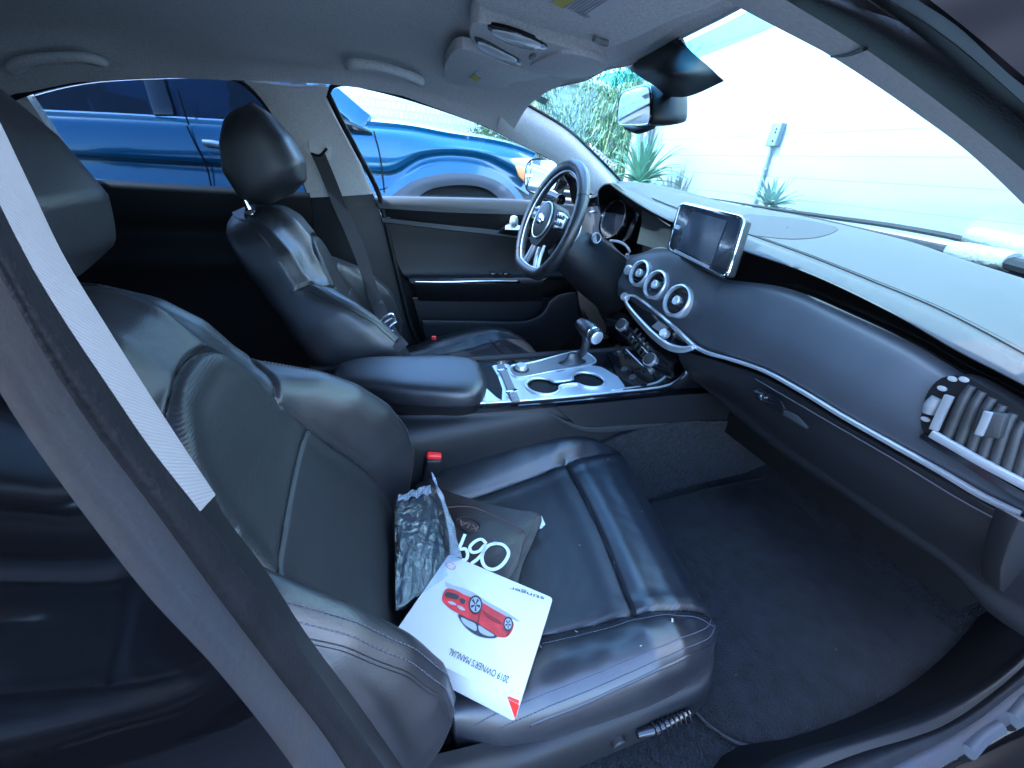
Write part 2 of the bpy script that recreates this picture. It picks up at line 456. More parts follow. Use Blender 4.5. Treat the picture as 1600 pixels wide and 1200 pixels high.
    K = {n: curve2(v) for n, v in dict(zc=zc, zb=zb, yi=yi, yb=yb, yo=yo).items()}
    G = []
    for x in xs_:
        g = {n: float(np.interp(x, XX, v)) for n, v in K.items()}
        c, b, i_, m_, o_ = g['zc'], g['zb'], g['yi'], g['yb'], g['yo']; e = b - c
        bot = .30 if x < .47 else .30
        half = [(0, c), (i_ * .5, c), (i_ * .95, c + .001), (i_ + .10 * (m_ - i_), c + e * .18), (i_ + .45 * (m_ - i_), c + e * .74), (m_ - .018, b - .001), (m_ + .006, b - .003), (o_ - .004, b - .020), (o_ + .003, b - .05), (o_, (b + bot) / 2 - .02), (o_ - .01, bot), (o_ * .5, bot), (0, bot)]
        loop = half + [(-y, n) for y, n in reversed(half[1:-1])]
        G.append(cr(loop, 300, closed=True))
    G = A(G); Yc = G[:, :, 0]; Z = G[:, :, 1]; XC = np.repeat(xs_[:, None], 300, 1)
    edge = [(.152, -.06), (.160, .05), (.176, .17), (.190, .28), (.205, .38), (.214, .45), (.210, .49)]
    top = Z > (Z.max(1, keepdims=True) - .10)
    dse = np.minimum(seg_dist(Yc, XC, edge), seg_dist(Yc, XC, [(-a, b) for a, b in edge]))
    droll = seg_dist(Yc, XC, [(-.192, .285), (-.1, .292), (0, .296), (.1, .292), (.192, .285)])
    dcr = np.minimum(seg_dist(Yc, XC, [(.262, -.05), (.272, .08), (.276, .2), (.272, .33), (.250, .43), (.22, .48)]), 9)
    groove = .008 * np.exp(-(dse / .0034) ** 2) + .008 * np.exp(-(droll / .0034) ** 2)
    puff = .004 * np.exp(-((droll - .03) / .022) ** 2) + .003 * np.exp(-((dse - .02) / .012) ** 2)
    wr = .0003 * np.sin(Yc * 55 + 7 * np.sin(XC * 17)) * np.sin(XC * 52 + 5 * np.sin(Yc * 25)) + .0007 * np.exp(-((np.abs(Yc) - .235) / .03) ** 2) * np.sin(XC * 95 + 20 * Yc)
    Z2 = Z + np.where(top, puff - groove + wr, 0)
    bulge = .012 * np.exp(-((XC - .495) / .02) ** 2) * np.cos(np.clip(Yc / .22, -1, 1) * 1.5)
    xo = -.0 + dx
    skw = .21 if out_sign < 0 else 0
    P = np.stack([XC + bulge + xo - .015 + (skw * Yc - (.012 if skw else 0)) * np.clip(XC / .45, 0, 1), Yc + yc, Z2], -1)
    mi2 = []
    lim = np.interp(xs_, [b for a, b in edge], [a for a, b in edge])
    for i in range(len(xs_) - 1):
        for j in range(300):
            mi2.append(1 if (abs(Yc[i, j]) < lim[i] and Z[i, j] > .38 and xs_[i] < .292) else 0)
    F2 = grid_faces(len(xs_), 300, True); F2 += [tuple(range(300))[::-1], tuple((len(xs_) - 1) * 300 + j for j in range(300))]; mi2 += [0, 0]
    fs = obj('front_seat', (P.reshape(-1, 3), F2, mi2), [M['leather2'], M['perf']], car, label=label, sharp=180)
    def pathc(line, n=60, lift=.0008):
        out = []
        for y, x in cr(line, n):
            i = int(np.clip(np.searchsorted(xs_, x), 1, len(xs_) - 1)); f = (x - xs_[i - 1]) / (xs_[i] - xs_[i - 1]); pp = []
            for r in (i - 1, i):
                sel = np.where(top[r])[0]; o = np.argsort(Yc[r][sel]); pp.append(np.interp(y, Yc[r][sel][o], P[r, sel, 2][o]))
            out.append(A([x + xo - .015 + (skw * y - (.012 if skw else 0)) * min(max(x / .45, 0), 1), y + yc, pp[0] * (1 - f) + pp[1] * f + lift]))
        return A(out)
    br = obj('backrest', (V, F, mi), [M['leather'], M['ribbed'], M['perf']], fs, sharp=180)
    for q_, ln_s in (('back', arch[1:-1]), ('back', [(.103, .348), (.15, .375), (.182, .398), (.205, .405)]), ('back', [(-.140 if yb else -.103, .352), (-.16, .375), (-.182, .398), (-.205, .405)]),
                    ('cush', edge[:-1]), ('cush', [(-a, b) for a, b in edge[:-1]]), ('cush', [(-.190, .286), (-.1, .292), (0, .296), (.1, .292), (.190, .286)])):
        obj('seam_dark_line', tube(pathf(ln_s, 110, .0004) if q_ == 'back' else pathc(ln_s, 90, .0004), .0013, 6), M['dark'], fs)  # dark tubes that deepen the shade in the seam grooves
    # piping and stitching
    for s in (-1, 1):
        pip = []
        for off, dx_ in ((0, 0), (.011, 0)):
            line = [(s * (.198 - off), .385), (s * (.218 - off), .345), (s * (.232 - off), .28), (s * (.244 - off), .2), (s * (.247 - off), .12), (s * (.244 - off), .05), (s * (.236 - off), -.02)]
            pip += stitches(pathf(line, 90), N)
        obj('backrest_stitching', pip, M['thread'], fs)
    for s in (-1, 1):
        st = []
        for off in (0, .012) if s == out_sign else (0,):
            line = [(s * (.262 - off), -.04), (s * (.270 - off), .08), (s * (.274 - off), .2), (s * (.270 - off), .33), (s * (.252 - off), .42), (s * (.225 - off), .468)]
            st += stitches(pathc(line, 90), [0, 0, 1])
        line = [(s * (a + .0105), b) for a, b in edge[:-2]]
        if s == out_sign: st += stitches(pathc([(s * (a + .022), b) for a, b in edge[1:-1]], 90), [0, 0, 1])
        obj('cushion_stitching', st, M['thread'], fs)
    seam_dark_line = [tube(pathf([(-.148 if yb else -.116, .283), (0, .29), (.116, .285)], 40, .0006), .0011, 6)]
    obj('seam_cord', seam_dark_line, M['dark'], fs)
    # piping cord along the silhouette of the bolsters
    cords = []
    for s in (-1, 1):
        line = [(s * .205, .392), (s * .226, .345), (s * .240, .28), (s * .251, .2), (s * .254, .12), (s * .251, .05), (s * .243, -.03)]
        cords.append(tube(pathf(line, 70, .0), .0022, 6))
        line = [(s * .262, -.05), (s * .277, .08), (s * .281, .2), (s * .277, .33), (s * .259, .42), (s * .235, .462)]
        obj('piping', cords[-1], M['leather'], fs)
        obj('piping', tube(pathc(line, 70, -.001), .0022, 6), M['leather'], fs)
    # ---- headrest
    Hk = []
    ht = np.linspace(0, 1, 46)
    for t in ht:
        z = .583 + .194 * (.5 - .5 * math.cos(math.pi * t)); q0 = (z - .583) / .194
        k = max(.02, (1 - abs(2 * min(max(q0, .003), .997) - 1) ** 3.6)) ** .42
        tw = .122 * k * (1 - .13 * q0)
        back = float(np.interp(q0, [0, .18, .5, .75, .92, 1], [-.020, -.056, -.052, -.022, .010, .035])); fr = float(np.interp(q0, [0, .08, .28, .55, .85, 1], [.050, .096, .118, .120, .106, .085]))
        sec = []
        for a in np.linspace(0, 2 * math.pi, 56, endpoint=False):
            ca, sa = math.cos(a), math.sin(a); p = .62
            y = tw * math.copysign(abs(ca) ** (.45), ca); q = math.copysign(abs(sa) ** .6, sa)
            n_ = (back + fr) / 2 + (fr - back) / 2 * q + hn - .018
            sec.append(O + U * z + Yv * y + N * (n_ - .012 * (abs(y) / .13) ** 2 * (q > 0)))
        Hk.append(sec)
    Hk = A(Hk); nc = 56
    F3 = grid_faces(46, nc, True); m3 = []
    for i in range(45):
        for j in range(nc):
            a = (j + .5) / nc * 2 * math.pi; m3.append(0 if math.sin(a) > 0 and abs(math.cos(a)) < .6 else 1)
    F3 += [tuple(range(nc))[::-1], tuple(45 * nc + j for j in range(nc))]; m3 += [0, 0]
    hr = obj('headrest', (Hk.reshape(-1, 3), F3, m3), [M['leather'], M['perf']], fs, sharp=60)
    for s in (-1, 1):
        obj('headrest_post', tube([O + U * .56 + Yv * s * .075 + N * (-.075), O + U * .66 + Yv * s * .075 + N * (-.05 + hn * .3)], .006, 10, 8), M['bright'], fs)
        obj('post_collar', lathe([(.016, 0), (.017, .006), (.009, .010), (.009, 0)], O + U * .582 + Yv * s * .075 + N * -.072, axes(U), 20), M['plastic'], fs)
    # ---- plastic side cover with its switches, on the door side
    o = out_sign
    xs2 = np.linspace(-.22, .405, 30)
    def srow(dy, zf): return [A([x + dx, yc + o * (dy - .07 * max(0, (x - .31) / .095) ** 2), zf(x)]) for x in xs2]
    g = loft([srow(.262, lambda x: .365 + .055 * np.clip(-x / .2, 0, 1)), srow(.290, lambda x: .362 + .05 * np.clip(-x / .2, 0, 1)), srow(.300, lambda x: .33), srow(.298, lambda x: .27), srow(.285, lambda x: .235)], 30, 18, .006, away=(0, yc + o * 2, .3))
    cov = obj('seat_side_cover', g, M['plastic'], fs, sharp=60)
    R = axes([0, o, 0], [1, 0, 0])
    sw = [lathe([(.012, 0), (.012, .012), (.010, .014), (0, .014)], (.165 + dx, yc + o * .294, .325), R, 20)]
    obj('seat_switch', sw, M['plastic'], fs)
    sw = [tube([(.195 + dx, yc + o * .304, .333), (.23 + dx, yc + o * .307, .334), (.29 + dx, yc + o * .305, .336)], [.006, .009, .007], 10, 12)]
    sw += [lathe([(.0095, -.0015), (.0115, 0), (.0095, .0015)], (x + dx, yc + o * .306, .3345), axes([1, 0, 0]), 14) for x in np.linspace(.222, .285, 8)]
    obj('seat_slide_switch', sw, M['gloss'], fs)
    for s in (-1, 1): obj('seat_rail', box((.12 + dx, yc + s * .2, .262), (.56, .04, .05)), M['dark'], fs, bevel=.004)
    return fs

seatP = seat(-.390, 0.0, -1, 'front passenger seat nearest the camera, holding the manual', hn=-.055, yb=-.026)
seatD = seat(.390, .045, 1, "driver's seat behind the steering wheel")

# ---------------- rear bench and rear compartment
def pillow_box(c, s, name, m, parent, bev=.04):
    return obj(name, box(c, s), m, parent, bevel=bev, segs=5)
rb = pillow_box((-1.15, 0, .36), (.55, 1.30, .22), 'rear_bench', M['leather'], car, .06)
pillow_box((-1.45, 0, .68), (.18, 1.30, .62), 'bench_backrest', M['leather'], rb, .06)
for y in (-.38, .38): pillow_box((-1.48, y, 1.04), (.1, .26, .14), 'bench_headrest', M['leather'], rb, .035)
# ---------------- window rails (far side), from the photograph's window outlines
FW = [(512, 152), (518, 138), (545, 133), (580, 140), (620, 150), (690, 172), (760, 198), (820, 228), (862, 250), (905, 282), (950, 330)]
FWb = [(590, 305), (640, 306), (700, 308), (770, 310), (835, 312), (900, 316), (950, 330)]
RWt = [(20, 156), (50, 145), (130, 128), (240, 121), (330, 121), (372, 128), (398, 148), (440, 205), (483, 308)]
RWb = [(20, 262), (60, 270), (165, 283), (270, 290), (360, 296), (420, 302), (483, 308)]
fwT = cr(AS(FW), 40); rwT = cr(AS(RWt[:6]), 30)

def railz(x):  # height of the roof rail over the doors
    return float(np.interp(x, [-1.7, -1.2, -.9, -.78, -.6, -.4, -.15, 0, .12, .27, .41], [.96, 1.08, 1.146, 1.180, 1.207, 1.224, 1.243, 1.235, 1.213, 1.184, 1.143]))
def raily(z): return .76 - .517 * (z - .94)
def roofz(x): return float(np.interp(x, [-1.7, -1.2, -.6, 0, .2, .36], [1.17, 1.26, 1.298, 1.30, 1.29, 1.268]))

# headliner: one curved sheet from rail to rail
rows = []
for x in list(np.linspace(-1.7, .2, 20)) + [.26, .31, .355]:
    zr = railz(x); yr = raily(zr); zc = roofz(x); zr2 = max(zr, 1.19) if x > .25 else zr
    half = [(0, zc), (.15, zc - .002), (.30, zc - .007), (.42, zc - .018), (.50, zc - .034 if zc - .034 > zr + .02 else zr + .02), (yr - .045, (zr + .028)), (yr - .012, zr + .008), (yr, zr)]
    pts = [(x - (.075 * min(1, max(0, (y - .05) / .3)) if x > .29 else 0), -y, z) for y, z in reversed(half[1:])] + [(x, y, z) for y, z in half]
    if x > .02: pts = [p for p in pts if p[1] > -.47]
    rows.append(cr(pts, 70))
hl = obj('headliner', solid(A(rows), .012, (0, 0, .5)), M['headliner'], car, sharp=60)
# roof panel outside
rows = []
for x in list(np.linspace(-1.9, .2, 14)) + [.26, .31]:
    zr = max(railz(x), 1.20 if x > .1 else 0); yr = raily(zr); zc = roofz(x) + .05
    half = [(0, zc), (.3, zc - .008), (.5, zc - .03), (yr - .02, zr + .055), (yr + .035, zr + .02)]
    rows.append(cr([(x, -y, z) for y, z in reversed(half[1:])] + [(x, y, z) for y, z in half], 50))
obj('roof_panel', solid(A(rows), .01, (0, 0, .5)), M['paint_black'], car, sharp=60)

# far side: frame round both windows
def side_frame(sign=1):
    f = (lambda P: [A([p[0], sign * p[1], p[2]]) for p in P])
    return f
# light pillar between the windows (upper) and dark lower cover
bp_r = [(383, 128), (398, 142), (420, 170), (450, 225), (483, 309)]
bp_l = [(514, 138), (511, 152), (530, 190), (556, 240), (583, 302)]
r0 = AS(bp_r); r1 = AS(bp_l)
mid = [(a + b) / 2 + A([0, -.012, -.006]) for a, b in zip(cr(r0, 12), cr(r1, 12))]
e1 = [p + A([-.0, -.018, 0]) for p in cr(r1, 12)]
g = loft([[p + A([0, -.004, 0]) for p in r0], mid, [p * .8 + q * .2 + A([0, -.006, 0]) for p, q in zip(cr(r1, 12), mid)], [p + A([0, .004, 0]) for p in r1]], 26, 14, .02, away=(0, 0, 1))
obj('pillar_trim', g, M['trimlight'], car, sharp=70)
lo0 = [at(483, 309, 'y', .752), at(500, 400, 'y', .74), at(560, 560, 'y', .73), at(610, 640, 'y', .72)]
lo1 = [at(583, 303, 'y', .752), at(598, 345, 'y', .742), at(622, 445, 'y', .735), at(660, 560, 'y', .73)]
mid = [(a + b) / 2 + A([0, -.02, 0]) for a, b in zip(cr(lo0, 12), cr(lo1, 12))]
obj('pillar_lower_trim', loft([lo0, mid, lo1], 26, 12, .02, away=(0, 0, .8)), M['plastic'], car, sharp=70)
# strip between rail and rear window / door frames
def strip(pts, ya, yb, name, m, w=.02):
    pass
seal = [atn(*p, *SIDE_L) for p in [(512, 150), (530, 187), (556, 236), (590, 303)]] + AX([(600, 345), (612, 395), (625, 450), (645, 520), (668, 562)], 'y', [.742, .72])
obj('door_seal', tube([p + A([.004, -.012, 0]) for p in seal], .0085, 10, 60), M['rubber'], car)
top = [atn(*p, *SIDE_L) for p in FW[:-2]]
obj('window_seal', tube([p + A([0, .006, .004]) for p in top], .006, 8, 60), M['rubber'], car)
obj('window_seal', tube([p + A([0, .004, .004]) for p in AS(RWt)], .006, 8, 60), M['rubber'], car)
# far windows
def pane(T, B, name, m, off=.03, n=40):
    t = cr(T, n); b = cr(B, n); G = cr_keep([[p + A([0, off, 0]) for p in b], [p + A([0, off, 0]) for p in t]], 6)
    return obj(name, solid(A(G), .004, (0, 0, 1)), m, car, sharp=60)
gl_clear = glass_mat('clear_glass', (.86, .93, .95))[0]
gl_tint = glass_mat('tinted_glass', (.36, .42, .47), .9)[0]
pane([atn(*p, *SIDE_L) for p in FW], [atn(512, 152, *SIDE_L)] + [atn(*p, *SIDE_L) for p in FWb], 'door_window', gl_clear)
pane([atn(*p, *SIDE_L) for p in RWt], [atn(*p, *SIDE_L) for p in RWb], 'rear_door_window', gl_tint)

# ---------------- far front door
rows = [AX([(586, 306), (700, 308), (835, 313), (960, 328)], 'y', .775),
        AX([(586, 309), (700, 311), (835, 317), (965, 333)], 'y', .752),
        AX([(588, 316), (700, 321), (822, 328), (965, 343)], 'y', .735),
        AX([(592, 325), (700, 332), (815, 336), (962, 352)], 'y', .728)]
dr = obj('front_door', loft(rows, 40, 16, .02, away=(0, 0, .8)), M['plastic_soft'], car, sharp=60)
rows = [AX([(592, 325), (700, 332), (815, 336), (962, 352)], 'y', .735),
        AX([(597, 338), (683, 349), (808, 362), (962, 380)], 'y', .745)]
obj('door_top_band', loft(rows, 30, 4, .02, away=(0, 0, .8)), M['dark'], dr)
rows = [AX([(596, 340), (683, 350), (808, 363), (962, 385)], 'y', .722),
        AX([(598, 347), (683, 357), (806, 371), (960, 393)], 'y', .716)]
obj('door_accent_strip', loft(rows, 30, 4, .02, away=(0, 0, .8)), M['plastic_soft'], dr, sharp=30)
rows = [AX([(598, 347), (683, 357), (806, 371), (960, 393)], 'y', .725),
        AX([(610, 385), (700, 388), (806, 398), (950, 415)], 'y', .728),
        AX([(628, 425), (700, 424), (806, 424), (940, 428)], 'y', .722),
        AX([(636, 433), (700, 432), (812, 431), (930, 433)], 'y', .705)]
obj('door_panel', loft(rows, 40, 20, .02, away=(0, 0, .8)), M['door_vinyl'], dr, sharp=60)
# arm rest
rows = [AX([(636, 432), (700, 431), (812, 430), (860, 432)], 'y', .715),
        AX([(638, 434), (700, 434), (812, 433), (855, 434)], 'y', .67),
        AX([(640, 439), (700, 439), (812, 438), (850, 438)], 'y', .655),
        AX([(646, 446), (700, 447), (812, 446), (845, 446)], 'y', .655),
        AX([(650, 456), (700, 458), (812, 458), (845, 456)], 'y', .672),
        AX([(654, 470), (700, 471), (812, 471), (850, 470)], 'y', .70)]
arm = obj('armrest', loft(rows, 40, 26, .02, away=(0, 0, .8)), M['door_vinyl'], dr, sharp=60)
obj('armrest_chrome_strip', ribbon(AX([(648, 440), (700, 441), (812, 440)], 'y', .648), [.004, .012, .016], .006, (0, 0, 1), 30), M['bright'], dr, bevel=.001)
for px in (772, 792):
    obj('window_switch', box(at(px, 428, 'y', .675), (.030, .018, .012)), M['gloss'], arm, bevel=.003)
rows = [AX([(652, 468), (720, 471), (830, 471), (965, 468)], 'y', .725),
        AX([(656, 485), (720, 488), (830, 486), (960, 478)], 'y', .735),
        AX([(660, 498), (740, 500), (828, 499), (846, 492)], 'y', .735),
        ]
rows = [AX([(645, 466), (720, 468), (830, 468), (990, 460)], 'y', .735),
        AX([(660, 520), (740, 530), (860, 530), (990, 520)], 'y', .73),
        AX([(680, 600), (740, 610), (860, 610), (990, 600)], 'y', .72)]
obj('door_lower_panel', loft(rows, 30, 12, .02, away=(0, 0, .8)), M['plastic'], dr)
obj('door_pocket', loft([AX([(660, 499), (740, 501), (826, 500), (845, 490), (858, 470), (880, 459), (965, 456)], 'y', .67),
    AX([(661, 506), (740, 508), (829, 507), (850, 495), (864, 475), (886, 465), (967, 462)], 'y', .655),
    AX([(670, 560), (740, 570), (829, 570), (860, 560), (880, 540), (900, 520), (970, 510)], 'y', .665)], 60, 16, .012, away=(0, 0, .8)), M['plastic'], dr, sharp=60)
obj('door_core', poly([(-.05, .80, .30), (1.15, .80, .30), (1.15, .80, .95), (-.05, .80, .93)], (0, .03, 0)), M['dark'], dr)
# inner handle
obj('door_handle_bezel', loft([AX([(778, 362), (800, 345), (830, 338), (850, 344)], 'y', .718), AX([(778, 364), (800, 368), (830, 370), (850, 366)], 'y', .716)], 16, 6, .01, away=(0, 0, .8)), M['gloss'], dr)
hd = [lathe([(.012, -.02), (.016, -.016), (.017, 0), (.013, .016), (0, .02)], at(803, 345, 'y', .70), axes([0, 0, 1.]), 18),
      loft([AX([(790, 352), (803, 351), (815, 353)], 'y', .70), AX([(790, 358), (803, 359), (816, 359)], 'y', .69)], 12, 5, .008)]
obj('door_handle', hd, M['chrome'], dr, sharp=50)
# sail corner and outer mirror
obj('mirror_sail', poly([at(868, 250, 'y', .70), at(890, 268, 'y', .71), at(958, 330, 'y', .76), at(895, 318, 'y', .76), at(890, 290, 'y', .735)], (0, .012, 0)), M['gloss'], dr, bevel=.002)
mc = at(846, 278, 'y', 1.0); Rm = axes(A([-.93, -.36, .02]), [0, 0, 1.])
shape = [(.062, .10), (.078, .0), (.072, -.085), (.045, -.112), (-.03, -.108), (-.066, -.06), (-.07, .04), (-.055, .098), (.0, .118)]
sh = [tuple(p) for p in cr([(a, b, 0) for a, b in shape], 40, True)[:, :2]]
mh = obj('outer_mirror', [plate2(sh, mc + Rm[:, 2] * -.055, Rm, .055), tube([mc + A([-.02, -.1, -.06]), mc + A([0, -.24, -.07])], [.03, .022], 12, 6)], M['paint_black'], dr, bevel=.008, segs=3)
sh2 = [(a * .9, b * .9) for a, b in sh]
obj('mirror_glass', plate2(sh2, mc + Rm[:, 2] * .002, Rm, .003), M['mirror'], mh)

# ---------------- far rear door and rear side panels
rows = [[(x, .775, .945) for x in (-1.6, -.9, -.31)], [(x, .755, .945) for x in (-1.6, -.9, -.31)], [(x, .735, .925) for x in (-1.6, -.9, -.31)], [(x, .735, .86) for x in (-1.6, -.9, -.31)],
        [(x, .75, .80) for x in (-1.6, -.9, -.31)], [(x, .72, .72) for x in (-1.6, -.9, -.31)], [(x, .74, .60) for x in (-1.6, -.9, -.31)], [(x, .74, .25) for x in (-1.6, -.9, -.31)]]
obj('rear_door', loft(rows, 14, 40, .03, away=(0, 0, .8)), M['dark'], car, sharp=60)
# near rear door and its window, quarter panels
rows = [[(x, -.79, .96) for x in (-1.6, -.9, -.30)], [(x, -.83, .90) for x in (-1.6, -.9, -.30)], [(x, -.84, .70) for x in (-1.6, -.9, -.29)], [(x, -.82, .35) for x in (-1.6, -.9, -.25)]]
nd = obj('rear_door', loft(rows, 14, 20, .05, away=(0, -2, .8)), M['paint_black'], car, sharp=60)
P_ = [(x, -raily(railz(x)) - .0, railz(x)) for x in (-1.5, -1.2, -.9, -.6, -.4, -.26)]; Q_ = [(x, -.775, .965) for x in (-1.5, -1.2, -.9, -.6, -.4, -.27)]
obj('rear_door_window', solid(cr_keep([cr(Q_, 20), cr(P_, 20)], 4), .004, (0, -2, 1)), gl_tint, car)
P_ = [(x, raily(railz(x)), railz(x) + .02) for x in (-1.75, -1.5, -1.2, -.92)]; Q_ = [(x, .775, .93) for x in (-1.75, -1.5, -1.2, -.92)]
obj('quarter_trim', solid(cr_keep([cr(Q_, 20), cr(P_, 20)], 4), .03, (0, 0, 1)), M['trimlight'], car)
# rear bulkhead / parcel shelf
obj('parcel_shelf', [box((-1.72, 0, .60), (.05, 1.6, .74)), box((-1.62, 0, .93), (.3, 1.5, .03))], M['carpet'], car)
rows = [[(-1.6, y, .97) for y in (-.75, 0, .75)], [(-1.85, y, 1.0) for y in (-.72, 0, .72)], [(-1.68, y, 1.2) for y in (-.6, 0, .6)]]
obj('rear_glass', box((-1.72, 0, 1.08), (.02, 1.4, .26)), gl_tint, car)
# body sides, floor pan
obj('floor_pan', box((-.25, 0, .17), (3.1, 1.56, .06)), M['dark'], car)
obj('body_side', [box((-.1, .86, .52), (3.4, .08, .72))], M['paint_black'], car, bevel=.03, segs=3)

# ---------------- far A pillar
wsE = AX([(800, 150), (820, 162), (883, 200), (925, 238), (950, 263), (972, 286)], 'y', [.53, .72])
wnE = [atn(*p, *SIDE_L) for p in [(776, 204), (798, 216), (820, 228), (862, 250), (905, 284), (948, 326)]]
a = cr(wsE, 24); b = cr(wnE, 24)
m1 = a * .62 + b * .38 + A([-.012, -.016, .004]); m2 = a * .25 + b * .75 + A([-.010, -.012, 0])
b = b + A([0, -.009, -.003])
obj('windshield_pillar', loft([a, m1 + A([0, -.004, 0]), m2 + A([0, -.007, 0]), b], 30, 16, .012, away=(0, 0, 1)), M['trimlight'], car, sharp=70)
obj('glass_edge_seal', tube(a + A([.004, -.001, .0]), .0045, 8, 40), M['rubber'], car)

# ---------------- near A pillar: cloth trim, door seal, flange, roof edge
def band(pa, ya, pb, yb, bul, th, n=30, nv=10, m=None, name='x', sharp=70, parent=car, d=(0, -.6, -.8), prof=None):
    a = cr(AX(pa, 'y', ya), n); b = cr(AX(pb, 'y', yb), n); d = A(d, float); d /= np.linalg.norm(d)
    rows = []
    for k in range(nv):
        q_ = CAM - (a * (1 - k / (nv - 1)) + b * k / (nv - 1)); d = q_ / np.linalg.norm(q_, axis=1, keepdims=True)
        s = k / (nv - 1); h = bul * (math.sin(math.pi * s) if prof is None else float(np.interp(s, prof[0], prof[1])))
        rows.append(a * (1 - s) + b * s + d * h)
    return obj(name, solid(A(rows), min(th, .003), CAM), m, parent, sharp=sharp)
E0 = [(1100, -20), (1157, 13), (1233, 53), (1292, 84), (1383, 143), (1440, 183), (1500, 227), (1600, 320), (1690, 415)]
E1 = [(1190, -25), (1223, -3), (1347, 73), (1467, 160), (1540, 217), (1600, 267), (1700, 365)]
E2 = [(1310, -25), (1347, 0), (1407, 35), (1467, 80), (1540, 138), (1600, 193), (1700, 295)]
E4 = [(1345, -25), (1383, 0), (1440, 34), (1500, 77), (1600, 163), (1700, 255)]
E5 = [(1415, -25), (1453, 0), (1533, 63), (1600, 120), (1700, 205)]
E6 = [(1650, -160), (1760, -110), (1880, 0), (2000, 140)]
band(E0, [-.46, -.62], E1, [-.56, -.68], .006, .012, m=M['trimlight'], name='windshield_pillar')
band(E1, [-.565, -.685], E2, [-.62, -.72], .020, .01, m=M['rubber'], name='door_seal', nv=14)
band(E2, [-.625, -.725], E4, [-.64, -.735], -.006, .01, m=M['dark'], name='seal_channel', nv=8)
band(E4, [-.635, -.735], E5, [-.68, -.765], .006, .01, m=M['flange'], name='door_flange', nv=10)
band(E5, [-.685, -.77], E6, [-.72, -.80], -.002, .02, m=M['matte_black'], name='roof_edge_moulding', nv=12)
obj('pillar_trim_joint', tube(AX([(1300, 87), (1325, 85), (1352, 76)], 'y', [-.522, -.61]), .0016, 6, 12), M['dark'], car)

# ---------------- near B pillar
S0 = [(-60, 60), (0, 190), (50, 296), (100, 400), (165, 507), (230, 610), (283, 692), (337, 773)]
S1 = [(-60, 200), (0, 320), (20, 360), (40, 400), (100, 500), (167, 600), (233, 697), (312, 800)]
S2 = [(-60, 330), (0, 430), (73, 560), (150, 677), (243, 800), (333, 923), (437, 1060), (500, 1140), (560, 1230)]
S3 = [(-60, 500), (0, 613), (40, 677), (140, 815), (233, 933), (333, 1040), (417, 1143), (470, 1215)]
a = AX(S0, 'y', -.718); 
P0 = cr(AX(S0, 'y', -.712), 50); P1 = cr(AX(S1, 'y', -.745), 50)
rows = [P0 * (1 - s) + P1 * s + A([.0, 0, 0]) * s for s in np.linspace(0, 1, 8)]
obj('pillar_trim', solid(A(rows), .012, CAM), M['weave'], car, sharp=60, label='pale woven cloth strip ending above the seat bolster')
D0 = [(330, 765), (347, 800), (410, 883), (467, 973), (500, 1020), (560, 1100), (650, 1230)]
D1 = [(300, 795), (325, 815), (370, 880), (417, 940), (500, 1057), (600, 1200), (620, 1230)]
band(D0, -.700, D1, -.738, .004, .012, m=M['plastic'], name='pillar_lower_trim', d=(.5, -.8, 0))
S1b = S1[:-1] + [(318, 806), (370, 880), (417, 940), (500, 1057), (590, 1185), (625, 1235)]
band(S1b, -.750, S2, -.764, .006, .01, n=60, nv=14, m=M['rubber'], name='door_seal', d=(.5, -.8, 0))
band(S2, -.768, S3, -.790, .0035, .01, n=60, nv=12, m=M['rubber_worn'], name='door_flange', d=(.4, -.8, 0), prof=([0, .08, .2, .45, .6, .8, 1], [-1.2, -.2, .6, 1, .75, 1.0, .1]))
G3 = [(-260, 760), (-160, 900), (-40, 1060), (60, 1200), (140, 1330)]
gloss_ = band(S3, -.795, [(-900, 900), (-700, 1100), (-450, 1300), (-250, 1500), (0, 1750)], -.85, .004, .01, n=60, nv=14, m=M['paint_black'], name='pillar_gloss_panel', d=(.3, -.9, 0))
0 and band([(-230, 690), (-140, 800), (-60, 930), (60, 1100), (200, 1290)], -.818, [(-500, 900), (-400, 1000), (-250, 1200), (-100, 1400)], -.83, .0, .01, n=30, nv=6, m=M['paint_black'], name='door_edge', d=(.3, -.9, 0))

# ---------------- near sill
C0 = [(1085, 1240), (1140, 1172), (1233, 1153), (1333, 1117), (1400, 1083), (1467, 1033), (1533, 960), (1580, 900), (1640, 800)]
C1 = [(1120, 1260), (1200, 1190), (1333, 1147), (1433, 1112), (1533, 1065), (1600, 1010), (1700, 900)]
C2 = [(1180, 1270), (1260, 1212), (1333, 1180), (1467, 1137), (1550, 1083), (1600, 1040), (1720, 930)]
C3 = [(1260, 1280), (1400, 1196), (1500, 1143), (1600, 1070), (1740, 960)]
C4 = [(1330, 1290), (1440, 1215), (1530, 1165), (1600, 1115), (1760, 990)]
def bandz(pa, za, pb, zb, bul, th, m, name, n=40, nv=10, prof=None):
    a = cr(AX(pa, 'z', za), n); b = cr(AX(pb, 'z', zb), n); rows = []
    for k in range(nv):
        s = k / (nv - 1); h = bul * (math.sin(math.pi * s) if prof is None else float(np.interp(s, prof[0], prof[1])))
        rows.append(a * (1 - s) + b * s + A([0, 0, h]))
    return obj(name, solid(A(rows), th, CAM), m, car, sharp=70)
bandz(C0, .285, C1, .355, .004, .01, M['dark'], 'sill_inner_trim')
bandz(C1, .355, C2, .368, .010, .01, M['plastic'], 'sill_plate', prof=([0, .3, .6, 1], [0, .9, 1, .2]))
bandz(C2, .365, C3, .368, .010, .01, M['rubber'], 'sill_seal')
bandz(C3, .360, C4, .345, .006, .01, M['rubber_worn'], 'sill_flange')
bandz(C4, .345, [(1420, 1330), (1560, 1230), (1680, 1160), (1800, 1060)], .33, .004, .01, M['paint_black'], 'sill_panel')
